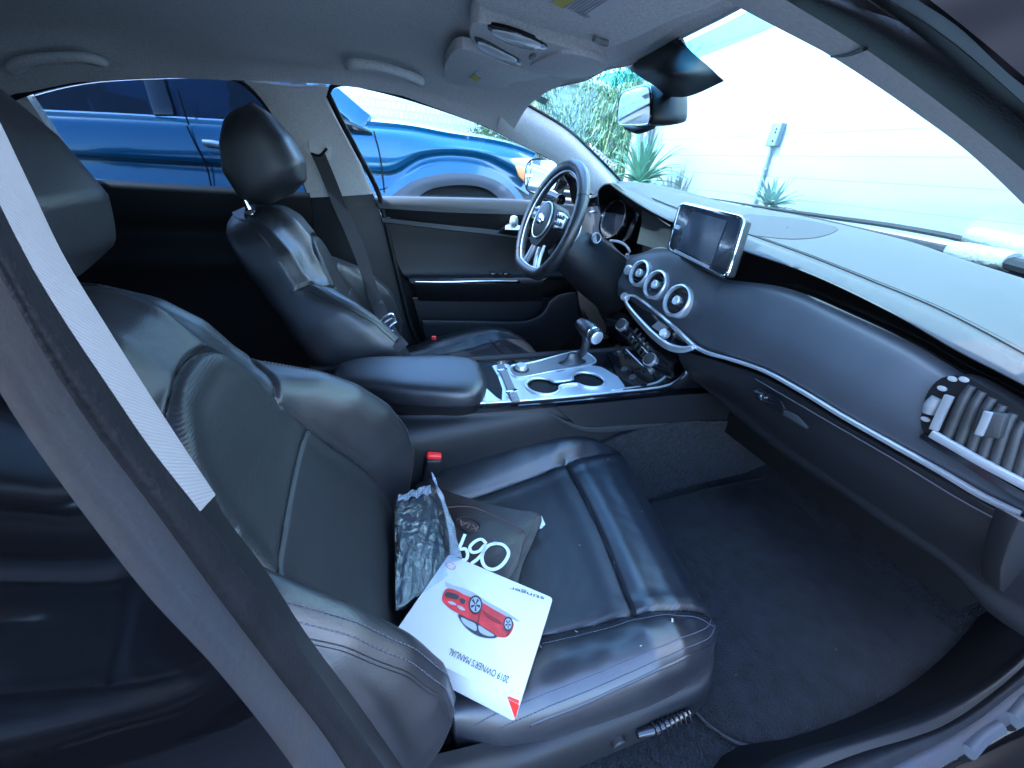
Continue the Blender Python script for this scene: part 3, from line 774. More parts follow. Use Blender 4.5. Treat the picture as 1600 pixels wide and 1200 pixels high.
obj('door_check_strap', [tube(AX([(1512, 1175), (1535, 1150), (1560, 1135)], 'z', .352), .010, 10, 8), tube(AX([(1580, 1125), (1600, 1098), (1625, 1080)], 'z', .352), .012, 10, 8)], M['dash_face'], car)

# ---------------- carpet and mats
def zfl(x): return .245 + .02 * max(0, x - .6) + .34 * max(0, x - 1.0)
rows = [[(x, y, zfl(x)) for x in np.linspace(-.35, 1.55, 24)] for y in np.linspace(-.78, -.12, 12)]
obj('carpet', solid(A(rows), .02, (0, 0, 2)), M['carpet'], car, sharp=80)
rows = [[(x, y, zfl(x)) for x in np.linspace(-.35, 1.55, 24)] for y in np.linspace(.12, .78, 12)]
obj('carpet', solid(A(rows), .02, (0, 0, 2)), M['carpet'], car, sharp=80)
mo = cr([(.355, -.70, 0), (.345, -.30, 0), (.42, -.25, 0), (1.2, -.25, 0), (1.24, -.32, 0), (1.22, -.70, 0), (1.1, -.765, 0), (.45, -.760, 0)], 60, True)
ob = obj('floor_mat', poly([(p[0], p[1], .2535) for p in mo], (0, 0, .008)), M['matcarpet'], car, bevel=.002)
obj('mat_edge', tube([(p[0], p[1], .2615) for p in mo], .0032, 6, 120, closed=True), M['rubber'], ob)
lint = []
for i in range(14):
    x = random.uniform(.42, 1.0); y = random.uniform(-.69, -.27); a_ = random.uniform(-.5, .9); l_ = random.uniform(.001, .004)
    lint.append(tube([(x, y, .2625), (x + l_ * math.cos(a_), y + l_ * math.sin(a_), .2628)], .0004 + random.random() * .0003, 4))
l_o = obj('lint', lint, M['speck'], ob); l_o['kind'] = 'stuff'
# firewall
obj('firewall', box((1.56, 0, .58), (.04, 1.56, .62)), M['dark'], car)

# ---------------- the near front door, standing open beyond the frame
hx, hy = 1.02, -.90; dvx = A([-.28, -.96, 0]); nrm_d = A([.96, -.28, 0])
def DP(u, z, o=0): return A([hx, hy, 0]) + dvx * u + nrm_d * o + A([0, 0, z])
nd_ = obj('open_front_door', [poly([DP(0, .32), DP(1.02, .34), DP(1.10, .60), DP(1.10, .93), DP(0, .95)], nrm_d * .10)], M['paint_black'], car, bevel=.02, segs=3)
obj('door_inner_panel', poly([DP(.04, .38, -.03), DP(.98, .40, -.03), DP(1.04, .60, -.03), DP(1.04, .92, -.03), DP(.04, .93, -.03)], nrm_d * .03), M['plastic'], nd_, bevel=.01, segs=3)
0 and obj('window_frame', tube([DP(.02, .95, .05), DP(.45, 1.20, .05), DP(.85, 1.26, .05), DP(1.08, .95, .05)], .018, 8, 30), M['rubber'], nd_)
obj('door_armrest', box(DP(.55, .68, -.06), (.06, .5, .06), axes([0, 0, 1.], nrm_d)), M['leather'], nd_, bevel=.015, segs=3)

# ================================================================= dashboard
dash_rows = []
def lerp_px(pts, n): return cr([(p[0], p[1], 0) for p in pts], n)
# upper pad, far door to near door
back = AX([(972, 284), (1000, 285), (1030, 289), (1070, 299), (1110, 310), (1133, 317), (1243, 336), (1367, 364), (1420, 378), (1500, 405), (1600, 437), (1700, 470)], 'x', [.90, 1.0, 1.08, 1.09, 1.08, 1.06, .98, .92])
stitch = AX([(961, 287), (985, 296), (1020, 312), (1065, 330), (1110, 348), (1167, 366), (1267, 402), (1367, 442), (1467, 484), (1600, 554), (1720, 625)], 'x', [.78, .78, .76, .74, .73, .71])
lip = AX([(955, 286), (975, 301), (1010, 324), (1055, 347), (1110, 372), (1160, 389), (1267, 426), (1400, 489), (1500, 546), (1600, 597), (1720, 665)], 'x', [.66, .66, .66, .66, .66, .65])
n = 70
b_ = cr(back, n); s_ = cr(stitch, n); l_ = cr(lip, n)
crest = s_ * .45 + l_ * .55 + A([-.0, 0, .005])
fold = l_ + A([.006, 0, -.006]); fold2 = l_ + A([.05, 0, -.012]); fold3 = l_ + A([.10, 0, -.012])
rows = cr_keep([b_ + A([.05, 0, -.01]), b_, b_ * .55 + s_ * .45 + A([0, 0, .006]), s_, crest, l_, fold, fold2, fold3], 60)
dash = obj('dashboard', solid(rows, .004, (0, 0, 2)), M['plastic_soft'], car, sharp=80)
for k, off in enumerate((0, .011)):
    obj('dash_stitching', tube(cr(s_[12:] + A([off, 0, .0012]), 140), .0011, 6), M['dark'], dash)
# speaker grille on the pad
sp = [at(p[0], p[1], 'z', .984) for p in [(1165, 340), (1200, 333), (1240, 337), (1290, 345), (1312, 357), (1300, 366), (1260, 374), (1220, 374), (1170, 362)]]
from mathutils.bvhtree import BVHTree
def caster(o):
    me = o.data; return BVHTree.FromPolygons([v.co.copy() for v in me.vertices], [tuple(p.vertices) for p in me.polygons])
dbv = caster(dash)
def drop(bv, px, py, lift):
    d = Vector(ray(px, py)).normalized(); h = bv.ray_cast(Vector(CAM), d)
    return A(h[0]) + A([0, 0, lift]) if h[0] is not None and h[0].x < 1.12 else (drop(bv, px, py + 2, lift) if py < 1300 else None)
spp = cr([(p[0], p[1], 0) for p in [(1160, 338), (1200, 338), (1243, 342), (1287, 350), (1310, 358), (1287, 369), (1243, 374), (1200, 371), (1163, 363)]], 60, True)[:, :2]; spm = spp.mean(0)
G_ = [[drop(dbv, *(spm + (p - spm) * s), .0012) for p in list(spp) + [spp[0]]] for s in (.02, .25, .5, .75, 1.0)]
obj('speaker_grille', solid(A(G_), .001, (0, 0, 3)), mat('speaker_mesh', (.03, .031, .034), .8, bump=1, bscale=1500, bdist=.001), dash)
obj('dash_backing', [box((.98, 0, .68), (.30, 1.46, .50)), box((.86, .30, .90), (.10, .60, .16))], M['dark'], dash)  # unseen backing added to stop sky light leaking through the dash gaps
# recess behind the lip
rec_t = AX([(1155, 392), (1267, 428), (1400, 490), (1500, 548), (1600, 600), (1720, 668)], 'x', .735)
rec_b = AX([(1138, 436), (1233, 449), (1333, 489), (1433, 536), (1493, 572), (1600, 628), (1720, 700)], 'x', .735)
lf_t = AX([(1138, 437), (1233, 451), (1333, 492), (1433, 540), (1493, 576), (1600, 635), (1720, 705)], 'x', .69)
obj('dash_recess', loft([rec_t, [p + A([.03, 0, 0]) for p in rec_b], rec_b], 40, 10, .01, (0, -.5, 3)), M['dark'], dash, sharp=80)
# lower face, passenger side
f1 = AX([(1128, 446), (1225, 466), (1325, 512), (1420, 560), (1480, 598), (1600, 668), (1720, 740)], 'x', .664)
f2 = AX([(1110, 480), (1200, 520), (1300, 575), (1400, 632), (1500, 700), (1600, 752), (1720, 822)], 'x', .645)
f3 = AX([(1085, 520), (1150, 550), (1200, 566), (1260, 600), (1325, 640), (1390, 677), (1475, 722), (1595, 788), (1720, 860)], 'x', .650)
f4 = AX([(1080, 536), (1100, 546), (1150, 562), (1195, 578), (1252, 609), (1318, 649), (1385, 687), (1467, 733), (1533, 772), (1596, 803), (1720, 872)], 'x', .662)
lf = cr_keep([cr(lf_t, n), cr(f1, n), cr(f2, n), cr(f3, n), cr(f4, n)], 40)
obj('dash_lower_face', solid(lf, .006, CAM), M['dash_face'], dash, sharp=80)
# silver line
tr = AX([(1075, 534), (1100, 549), (1150, 564), (1195, 580), (1252, 611), (1318, 651), (1385, 689), (1467, 735), (1533, 774), (1594, 804)], 'x', .652)
obj('silver_trim_line', ribbon(tr, [.012, .008, .008, .009, .009, .010], .006, (-.3, 0, 1), 80), M['chrome'], dash, bevel=.0015)
# glovebox and lower dash
g0 = AX([(1060, 545), (1098, 556), (1150, 572), (1195, 588), (1252, 619), (1318, 659), (1385, 697), (1467, 743), (1533, 783), (1590, 813), (1720, 885)], 'x', .668)
g1 = AX([(1085, 590), (1140, 620), (1200, 668), (1300, 738), (1380, 790), (1470, 850), (1560, 915), (1680, 980)], 'x', .690)
g2 = AX([(1110, 600), (1173, 661), (1270, 733), (1333, 773), (1400, 822), (1500, 888), (1560, 955), (1680, 1030)], 'x', .715)
g3 = [p + A([.16, 0, -.012]) for p in g2]
gx = obj('glovebox', solid(cr_keep([cr(g0, n), cr(g1, n) * .5 + cr(g0, n) * .5 + A([-.008, 0, 0]), cr(g1, n), cr(g2, n), cr(g3, n)], 40), .008, (0, -.4, 3)), M['plastic'], dash, sharp=60)
obj('glovebox_seam', tube(AX([(1180, 592), (1300, 662), (1400, 720), (1500, 781), (1583, 826)], 'x', .6545), .0014, 6, 50), M['thread_dark'], gx)
hc = [at(p[0], p[1], 'x', .6455) for p in [(1180, 608), (1192, 606), (1225, 626), (1232, 640), (1222, 645), (1185, 622)]]
obj('glovebox_latch', poly(hc, (-.008, 0, 0)), M['gloss'], gx, bevel=.002)
obj('glovebox_latch', ribbon(AX([(1225, 645), (1240, 652), (1262, 669)], 'x', .640), [.012, .014, .004], .006, (0, 0, 1), 12), M['plastic_soft'], gx, bevel=.001)
obj('glovebox_lock', lathe([(.006, 0), (.006, .003), (0, .004)], at(1192, 621, 'x', .636), axes([-1, 0, 0.]), 16), M['bright'], gx)
# dash end cap
obj('dash_end_cap', poly(AX([(1594, 812), (1577, 850), (1564, 890), (1563, 922), (1580, 942), (1620, 962), (1700, 975), (1720, 860)], 'y', -.772), (0, .02, 0)), M['plastic'], dash, bevel=.004)
# ---- near side air vent
vc = at(1535, 662, 'x', .662)
def VP(pts, x): return [at(p[0], p[1], 'x', x - .013) for p in pts]
out_ = VP([(1472, 590), (1450, 612), (1441, 640), (1439, 662), (1447, 682), (1520, 725), (1600, 770), (1680, 815), (1700, 700), (1600, 640), (1545, 607), (1505, 588)], .652)
sv = obj('side_vent', poly(cr(out_, 60, True), (.03, 0, 0)), M['dark'], dash)
rim = VP([(1488, 595), (1475, 640), (1452, 677), (1530, 722), (1610, 768), (1690, 812)], .645)
rr_ = VP([(1500, 592), (1478, 630), (1455, 676)], .643)
obj('vent_chrome_edge', [ribbon(VP([(1455, 677), (1490, 697), (1530, 720), (1600, 757), (1690, 805)], .642), .012, .006, (-.2, 0, 1), 30)], M['chrome'], sv, bevel=.001)
obj('vent_side_bar', ribbon(VP([(1484, 618), (1471, 645), (1459, 672)], .643), .010, .006, (0, 1, -.1), 16), M['plastic_grey'], sv, bevel=.001)
sl = []
for t_, b_3 in (((1519, 603), (1479, 686)), ((1535, 612), (1498, 696)), ((1551, 622), (1517, 706)), ((1567, 633), (1535, 716)), ((1584, 646), (1554, 726)), ((1600, 659), (1573, 737)), ((1616, 672), (1592, 747)), ((1632, 686), (1611, 757)), ((1648, 699), (1630, 766))):
    mx3 = (t_[0] * .5 + b_3[0] * .5 - 2, t_[1] * .5 + b_3[1] * .5)
    sl.append(tube(VP([t_, (t_[0] * .75 + mx3[0] * .25 - 3, t_[1] * .7 + mx3[1] * .3), mx3, b_3], .651), [.0045, .0066, .007, .0068, .006], 12, 22))
obj('vent_slats', sl, M['plastic_soft'], sv)
obj('vent_slider', poly(VP([(1550, 645), (1572, 648), (1560, 686), (1532, 682), (1528, 676), (1541, 643)], .632), (.014, 0, 0)), M['plastic_soft'], sv, bevel=.002)
obj('vent_slider_tip', ribbon(VP([(1545, 643), (1538, 660), (1529, 680)], .630), .008, .005, (0, 1, -.1), 12), M['plastic_grey'], sv, bevel=.001)
obj('vent_thumbwheel', tube(VP([(1466, 622), (1457, 634), (1452, 646)], .652), [.008, .010, .008], 12, 8), M['plastic_grey'], sv)
for p in ((1472, 607), (1446, 655), (1488, 592), (1506, 593)):
    obj('vent_mark', lathe([(.0038, 0), (.0034, .0012), (0, .0015)], at(p[0], p[1], 'x', .6375), axes([-1, -.3, .1]), 14, sx=1.5), M['plastic_grey'], sv)
obj('vent_bottom_gap', ribbon(VP([(1440, 680), (1500, 716), (1560, 752), (1690, 826)], .647), .010, .006, (0, 0, 1), 30), M['gloss'], sv)

# ---- centre face round the three vents
c0 = AX([(975, 400), (1000, 396), (1025, 387), (1045, 388), (1090, 412), (1138, 437)], 'x', [.73, .715, .69])
c1 = AX([(972, 425), (995, 405), (1030, 400), (1052, 400), (1090, 424), (1130, 450)], 'x', [.69, .675, .665])
c2 = AX([(966, 440), (985, 450), (1010, 455), (1040, 470), (1075, 470), (1110, 480)], 'x', [.662, .655, .645])
c3 = AX([(965, 455), (985, 462), (1010, 476), (1040, 498), (1060, 510), (1085, 520)], 'x', [.66, .655, .650])
c4 = AX([(965, 462), (985, 470), (1005, 485), (1035, 508), (1058, 522), (1080, 536)], 'x', [.665, .665, .662])
ctr = cr_keep([cr(c0, 40), cr(c1, 40), cr(c2, 40), cr(c3, 40), cr(c4, 40)], 30)
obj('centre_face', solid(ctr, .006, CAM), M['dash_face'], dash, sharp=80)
vn = A([-.93, -.05, .30]); Rv = axes(vn, [0, -1, 0])
for i, (px, py, r) in enumerate([(1000, 427, .039), (1025, 445, .041), (1059, 470, .043)]):
    c = at(px, py, 'x', (.652, .645, .636)[i])
    v = obj('round_vent', lathe([(r, -.02), (r + .002, .004), (r - .0005, .009), (r - .004, .010), (r - .006, .004), (r - .007, -.012)], c, Rv, 48), M['chrome'], dash, sharp=50)
    obj('vent_bowl', lathe([(r - .008, .0), (r - .009, -.016), (0, -.018)], c, Rv, 40), M['gloss'], v)
    vs = [box(c + Rv @ A([0, q, -.004]), (.052 if abs(q) < .02 else .036, .0016, .010), Rv) for q in (-.022, -.011, 0, .011, .022)]
    vs += [box(c + Rv @ A([q, 0, -.008]), (.0016, .058, .006), Rv) for q in (-.012, .012)]
    obj('vent_louvres', vs, M['plastic'], v)
    obj('vent_knob', [lathe([(.012, -.004), (.012, .008), (.010, .010), (.006, .010), (.005, .007), (0, .007)], c, Rv, 28)], M['chrome'], v, sharp=40)
obj('start_button', lathe([(.016, -.004), (.016, .004), (.013, .006), (0, .005)], at(982, 422, 'x', .668), axes([-.9, -.2, .3]), 28), M['chrome'], dash, sharp=40)

# ---- screen
scr = [at(1064, 317, 'x', .648), at(1165, 341, 'x', .636), at(1136, 436, 'x', .618), at(1044, 389, 'x', .634)]
TLc, TRc, BRc, BLc = scr
ux = (TRc - TLc + BRc - BLc) / 2; w_ = np.linalg.norm(ux); ux /= w_; uy = (TLc - BLc + TRc - BRc) / 2; h_ = np.linalg.norm(uy); uy -= ux * (uy @ ux); uy /= np.linalg.norm(uy)
cs = sum(scr) / 4; nz = np.cross(ux, uy)
if nz @ (CAM - cs) < 0: nz = -nz
Rs = np.stack([ux, np.cross(nz, ux), nz], 1)
# keep the photographed outline: corners blended into a rounded shape
def quad(u, v, lift=0):
    u = (u + 1) / 2; v = (v + 1) / 2
    return (BLc * (1 - u) + BRc * u) * (1 - v) + (TLc * (1 - u) + TRc * u) * v + nz * lift
def qoutline(s, r=.16, asp=1.5, sy=None):
    sy = sy if sy is not None else s
    return [(u, v) for u, v in [(p[0] * s, p[1] * sy) for p in rrect(2, 2, r)]]
so = obj('infotainment_screen', poly([quad(u, v, -.0) for u, v in qoutline(1.0)], -nz * .020), M['plastic_soft'], dash, bevel=.003)
obj('screen_chrome_frame', tube([quad(u, v, .001) for u, v in qoutline(.985)], .0042, 8, 120, closed=True), M['bright'], so)
obj('screen_glass', poly([quad(u, v, .0015) for u, v in qoutline(.955)], nz * .002), M['screen'], so)
obj('screen_display', poly([quad(u, v, .0042) for u, v in [(-.62, -.80), (.52, -.78), (.60, .78), (-.50, .80)]], nz * .001), M['screen_lit'], so)
obj('screen_button', plate2(rrect(.022, .010, .0048), quad(-.83, .02, .004), Rs, .003), M['chrome'], so)
obj('screen_lower_strip', ribbon([quad(-.70, -.90, .006), quad(.50, -.90, .006)], .006, .002, uy, 6), M['alu'], so)
obj('screen_neck', box(cs - nz * .05 - uy * .03, (.12, .08, .09), Rs), M['plastic'], so, bevel=.01)

# ---- instrument hood and cluster
hp = [(953, 286), (937, 292), (935, 304), (950, 287), (966, 287), (985, 303), (1012, 326), (1048, 350)]
lipH = [l_[k] for k in range(0, 26)]
hood_in = AX([(934, 318), (934, 300), (942, 289), (962, 288), (980, 303), (1000, 319), (1025, 336), (1048, 352)], 'x', .668)
hood_bk = AX([(950, 345), (948, 325), (955, 315), (970, 315), (985, 325), (1003, 338), (1022, 352), (1035, 362)], 'x', .80)
obj('cluster_hood', loft([hood_in, hood_bk], 40, 6, .004, (0, 0, 2)), M['dark'], dash, sharp=80)
side_ = [AX([(1003, 326), (1020, 336), (1048, 352)], 'x', [.69, .67]), AX([(1002, 350), (1022, 362), (1046, 385)], 'x', [.74, .70]), AX([(995, 380), (1012, 385), (1030, 392)], 'x', [.75, .72])]
obj('cluster_side_trim', loft(side_, 16, 8, .006), M['plastic_soft'], dash, sharp=80)
cc_ = at(966, 345, 'x', .76); Rc = axes([-.95, -.1, .25], [0, -1, 0])
cl = obj('instrument_cluster', [plate2(rrect(.34, .14, .05), cc_ + A([0, .07, 0]), Rc, .01)], M['gloss'], dash)
for dy in (-.0, .15):
    g_ = obj('gauge', lathe([(.070, 0), (.072, .016), (.068, .02), (.064, .014), (.0, .012)], cc_ + A([-.012, dy, 0]), Rc, 48), M['gloss'], cl, sharp=40)
    obj('gauge_rim', tube([cc_ + A([-.014, dy, 0]) + Rc @ A([.069 * math.cos(a), .069 * math.sin(a), .018]) for a in np.linspace(0, 6.28, 48, endpoint=False)], .0012, 6, 60, closed=True), M['plastic_soft'], g_)
obj('cluster_lower_trim', ribbon(AX([(953, 376), (968, 378), (981, 387), (984, 396), (978, 398)], 'x', .70), .008, .005, (0, 0, 1), 20), M['alu'], dash, bevel=.001)
# driver side dash body below the hood
db = [AX([(934, 322), (960, 385), (985, 402), (1000, 398)], 'x', .73), AX([(900, 330), (925, 400), (960, 425), (985, 420)], 'x', .70), AX([(895, 380), (905, 440), (945, 455), (968, 450)], 'x', .69), AX([(890, 460), (905, 480), (945, 480), (966, 470)], 'x', .72), AX([(880, 490), (900, 520), (945, 530), (965, 520)], 'x', .80)]
obj('driver_dash_panel', loft(db, 24, 20, .01, CAM), M['plastic'], dash, sharp=80)
sd = AX([(905, 330), (925, 310), (945, 302)], 'x', .74)
obj('driver_side_vent', [tube(AX([(893, 338), (902, 322), (918, 310), (936, 304)], 'x', .73), .006, 8, 20), tube(AX([(903, 344), (915, 334), (930, 330)], 'x', .72), .004, 8, 14)], M['chrome'], dash)

# ---- steering column
wc = A([.418, .382, .927]); wn = A([-.94, 0, .34]); wn /= np.linalg.norm(wn); Rw = axes(wn, [0, -1, 0])   # local x to the car's right
col_c = wc - wn * .16 + A([0, 0, -.045])
colm = []
for s, r1, r2 in [(.04, .045, .05), (.08, .062, .066), (.14, .075, .085), (.22, .078, .095), (.34, .08, .10)]:
    c = wc - wn * s + A([0, 0, -.02 - s * .22]); colm.append([c + Rw @ A([r1 * math.cos(a), r2 * math.sin(a) - .01, 0]) for a in np.linspace(0, 2 * math.pi, 36, endpoint=False)])
colm = A(colm)
cmesh = cr_keep(colm, 24)
colo = obj('steering_column', (cmesh.reshape(-1, 3), grid_faces(24, 36, True) + [tuple(range(36))[::-1], tuple(23 * 36 + j for j in range(36))], 0), M['plastic'], dash, sharp=50)
for px, py, x_ in ((932, 372, .56),):
    c = at(px, py, 'x', x_)
    st_ = obj('stalk', tube([c + A([.03, .07, .0]), c + A([.01, .03, .002]), c], [.008, .011, .013], 12, 12), M['plastic'], colo)
    obj('stalk_ring', lathe([(.0165, 0), (.0175, .004), (.0165, .008), (.013, .006)], c + A([0, .006, 0]), axes([.1, -1, .05]), 24), M['alu'], st_)
obj('stalk', tube([wc - wn * .07 + Rw @ A([-.05, .0, 0]), wc - wn * .06 + Rw @ A([-.15, .02, 0])], [.008, .01], 10, 8), M['plastic'], colo)
# ---- steering wheel
R0 = .176
wl = [wc + Rw @ A([R0 * math.cos(a), R0 * math.sin(a) if math.sin(a) > -.86 else -R0 * .86 - (abs(math.sin(a)) - .86) * R0 * .35, 0]) for a in np.linspace(0, 2 * math.pi, 96, endpoint=False)]
wheel = obj('steering_wheel', tube(wl, .0185, 18, 120, closed=True), M['leather'], car)
inner = [wc + Rw @ A([(R0 - .0175) * math.cos(a), (R0 - .0175) * (math.sin(a) if math.sin(a) > -.86 else -.86 - (abs(math.sin(a)) - .86) * .35), .006]) for a in np.linspace(0, 2 * math.pi, 96, endpoint=False)]
obj('wheel_silver_inlay', tube(inner, .0030, 8, 120, closed=True), M['chrome'], wheel)
for a in (.55, math.pi - .55, -.75, math.pi + .75):
    c = wc + Rw @ A([R0 * math.cos(a), R0 * math.sin(a), 0]); t_ = Rw @ A([-math.sin(a), math.cos(a), 0])
    obj('rim_joint', lathe([(.0188, -.0010), (.0190, 0), (.0188, .0010)], c, axes(t_), 24), M['dark'], wheel)
hub2 = cr([(.0, .058, 0), (.05, .052, 0), (.075, .030, 0), (.075, -.01, 0), (.055, -.045, 0), (.03, -.075, 0), (-.03, -.075, 0), (-.055, -.045, 0), (-.075, -.01, 0), (-.075, .030, 0), (-.05, .052, 0)], 60, True)
hub = obj('wheel_hub', [plate2([(p[0], p[1]) for p in hub2], wc - wn * .025, Rw, .045)], M['plastic'], wheel, bevel=.010, segs=4)
obj('airbag_cover', lathe([(.058, 0), (.056, .006), (.050, .010), (0, .014)], wc + wn * .018, Rw, 48), M['plastic_soft'], wheel, sharp=60)
obj('hub_chrome_ring', tube([wc + wn * .024 + Rw @ A([.056 * math.cos(a), .056 * math.sin(a), 0]) for a in np.linspace(0, 6.283, 60, endpoint=False)], .0028, 8, 70, closed=True), M['chrome'], wheel)
em = obj('hub_emblem', lathe([(.021, 0), (.020, .003), (.017, .0045), (0, .005)], wc + wn * .031, Rw, 36, sx=1.25, sy=.8), M['bright'], wheel, sharp=40)
for s in (-1, 1):
    sp_ = [wc + Rw @ A(p) for p in [(s * .060, .016, 0), (s * .10, .018, -.004), (s * .14, .012, -.006), (s * .172, .006, -.002)]]
    obj('spoke', ribbon(sp_, [.060, .044, .040, .034], .018, Rw[:, 1], 16), M['plastic'], wheel, bevel=.005)
    pad = [wc + Rw @ A(p) for p in [(s * .064, .014, .012), (s * .095, .016, .010), (s * .128, .014, .006)]]
    pd = obj('switch_pad', ribbon(pad, [.050, .046, .034], .008, Rw[:, 1], 12), M['chrome'], wheel, bevel=.003)
    bt = [box(wc + Rw @ A([s * (.082 + .014 * (k % 3)), .026 - .020 * (k // 3), .0175 - .001 * (k % 3)]), (.010, .012, .004), Rw) for k in range(6)]
    obj('wheel_buttons', bt, M['gloss'], pd, bevel=.001)
low = []
for s in (-1, 1):
    low.append(ribbon([wc + Rw @ A(p) for p in [(s * .016, -.070, .004), (s * .020, -.105, .002), (s * .040, -.145, 0)]], [.010, .009, .012], .010, Rw[:, 0], 14))
    low.append(ribbon([wc + Rw @ A(p) for p in [(s * .040, -.066, .0), (s * .046, -.10, 0), (s * .060, -.138, 0)]], [.008, .008, .012], .010, Rw[:, 0], 14))
obj('lower_spoke', low, M['chrome'], wheel, bevel=.002)
obj('shift_paddle', ribbon([wc + Rw @ A(p) for p in [(.115, .050, -.035), (.128, .01, -.045), (.120, -.045, -.04)]], [.022, .018, .012], .004, Rw[:, 0], 12), M['chrome'], wheel, bevel=.001)
obj('shift_paddle', ribbon([wc + Rw @ A(p) for p in [(-.115, .050, -.035), (-.128, .01, -.045), (-.120, -.045, -.04)]], [.022, .018, .012], .004, Rw[:, 0], 12), M['chrome'], wheel, bevel=.001)

# ================================================================= centre stack and console
# silver loop below the vents
lo_ = AX([(975, 463), (980, 478), (997, 500), (1022, 527), (1045, 543), (1070, 548), (1085, 545)], 'x', [.668, .650, .650])
up_ = AX([(975, 461), (992, 462), (1010, 474), (1035, 494), (1055, 512), (1070, 528), (1085, 541)], 'x', [.668, .655, .652])
stk = obj('centre_stack', loft([up_, [p + A([.006, 0, 0]) for p in (A(cr(up_, 7)) * .5 + A(cr(lo_, 7)) * .5)], lo_], 30, 8, .01), M['gloss'], dash, sharp=60)
obj('silver_loop', [ribbon(AX([(974, 462), (980, 477), (997, 499), (1022, 525), (1044, 541), (1066, 546), (1083, 543)], 'x', [.655, .640, .645]), [.020, .026, .028, .030, .028, .022, .012], .008, (-.5, 0, 1), 40),
                    ribbon(AX([(975, 462), (990, 462), (1010, 475), (1035, 495), (1055, 513), (1070, 528), (1083, 540)], 'x', [.655, .645, .645]), [.008, .006, .006, .006, .008, .014, .014], .008, (-.5, 0, 1), 40)], M['chrome'], dash, bevel=.0015)
for px, py in ((979, 466), (1041, 523)):
    obj('audio_knob', lathe([(.013, 0), (.013, .016), (.011, .019), (0, .019)], at(px, py, 'x', .650), axes([-.85, -.1, .5]), 28), M['chrome'], dash, sharp=40)
obj('media_button', loft([AX([(1018, 510), (1028, 502)], 'x', .650), AX([(1032, 520), (1042, 512)], 'x', .650)], 6, 3, .008), M['alu'], dash)
# climate panel
cp0 = AX([(955, 487), (975, 490), (1000, 510), (1030, 538), (1060, 556)], 'x', [.70, .675])
cp1 = AX([(948, 512), (968, 520), (992, 545), (1022, 585), (1048, 592)], 'x', [.66, .63])
cp2 = AX([(945, 522), (964, 532), (985, 556), (1012, 592), (1040, 600)], 'x', [.67, .65])
cpm = (cr(cp0, 20) + cr(cp1, 20)) / 2 + A([-.012, 0, .004])
hv = obj('climate_panel', loft([cp0, cpm, cp1, cp2], 30, 16, .01), M['gloss'], dash, sharp=60)
for px, py in ((972, 508), (1016, 562)):
    c = at(px, py, 'x', .640 if px > 1000 else .655)
    k_ = obj('climate_knob', lathe([(.021, -.012), (.021, .006), (.0195, .009), (.018, .009)], c, axes([-.8, -.15, .55]), 36), M['chrome'], hv, sharp=40)
    obj('knob_face', lathe([(.0185, .004), (.0185, .010), (.016, .012), (0, .012)], c, axes([-.8, -.15, .55]), 30), M['plastic_soft'], k_, sharp=40)
for k in range(2):
    for j in range(5):
        s = (j + .3) / 5; px = 985 + 26 * s + k * 9 - 2; py = 515 + 36 * s - k * 8 + 8
        obj('climate_button', box(at(px, py, 'x', .640), (.005, .018, .008), axes([-.8, -.15, .55], [0, 1, 0])), M['plastic_soft'], hv, bevel=.001)
obj('climate_lower_strip', ribbon(AX([(978, 546), (992, 560), (1006, 574)], 'x', .615), .006, .004, (-.5, 0, 1), 10), M['alu'], hv, bevel=.001)
# console body: near wall, far wall, top
top_e = [(500, 625), (560, 630), (640, 634), (740, 631), (870, 622), (960, 613), (1040, 603), (1062, 590), (1075, 570)]
cons_edge = [at(p[0], p[1], 'z', .585) for p in top_e]
ce = cr(cons_edge, 60)
wall_rows = [ce, ce + A([0, -.003, -.018]), ce + A([0, -.006, -.03]), [p * A([1, 0, 0]) + A([0, -.140, .52]) for p in ce], [p * A([1, 0, 0]) + A([.03, -.150, .40]) for p in ce], [p * A([1, 0, 0]) + A([.05, -.155, .23]) for p in ce]]
cons = obj('centre_console', solid(cr_keep([A(r) for r in wall_rows], 30), .01, CAM), M['plastic'], car, sharp=70)
top_rows = [ce + A([0, .002, 0]), [A([p[0], -.02, .585]) for p in ce], [A([p[0], .10, .585]) for p in ce], [A([p[0], .125, .56]) for p in ce], [A([p[0], .14, .25]) for p in ce]]
# console top with the real openings for the cup holders; the bin's is a dark sheet
c1_ = at(848, 605, 'z', .587); c2_ = at(919, 595, 'z', .587)
def circ(c, r, n=36, rev=False):
    L_ = [c + A([r * math.cos(a), r * math.sin(a), 0]) for a in np.linspace(0, 2 * math.pi, n, endpoint=False)]
    return L_
rc = .0425
P1, P2 = c1_.copy(), c2_.copy()
def pz(pts, z): return [at(p[0], p[1], 'z', z) for p in pts]
# one opening shaped like two joined circles
def twin(c1, c2, r, neck, n=26):
    d = c2 - c1; L_ = np.linalg.norm(d[:2]); u = d / L_; v = A([-u[1], u[0], 0])
    a0 = math.asin(min(.95, neck / r)); out = []
    for a in np.linspace(a0, 2 * math.pi - a0, n): out.append(c1 + r * (math.cos(a) * u + math.sin(a) * v))
    for a in np.linspace(math.pi + a0, 3 * math.pi - a0, n): out.append(c2 + r * (math.cos(a) * u + math.sin(a) * v))
    return out
tw = twin(P1, P2, rc, .013)
outer = [A([p[0], p[1], .5845]) for p in ce[4:]]; 
outer2 = outer + [A([outer[-1][0] + .01, .06, .5845]), A([outer[-1][0], .118, .5845]), A([-.30, .118, .5845])] + [A([-.30, outer[0][1], .5845])]
fl = lambda L_, z: [A([p[0], p[1], z]) for p in L_]
obj('console_top', poly(fl(outer2, .5845), (0, 0, -.006), holes=[fl(twin(P1, P2, rc + .002, .014), .5845)]), M['gloss'], cons)
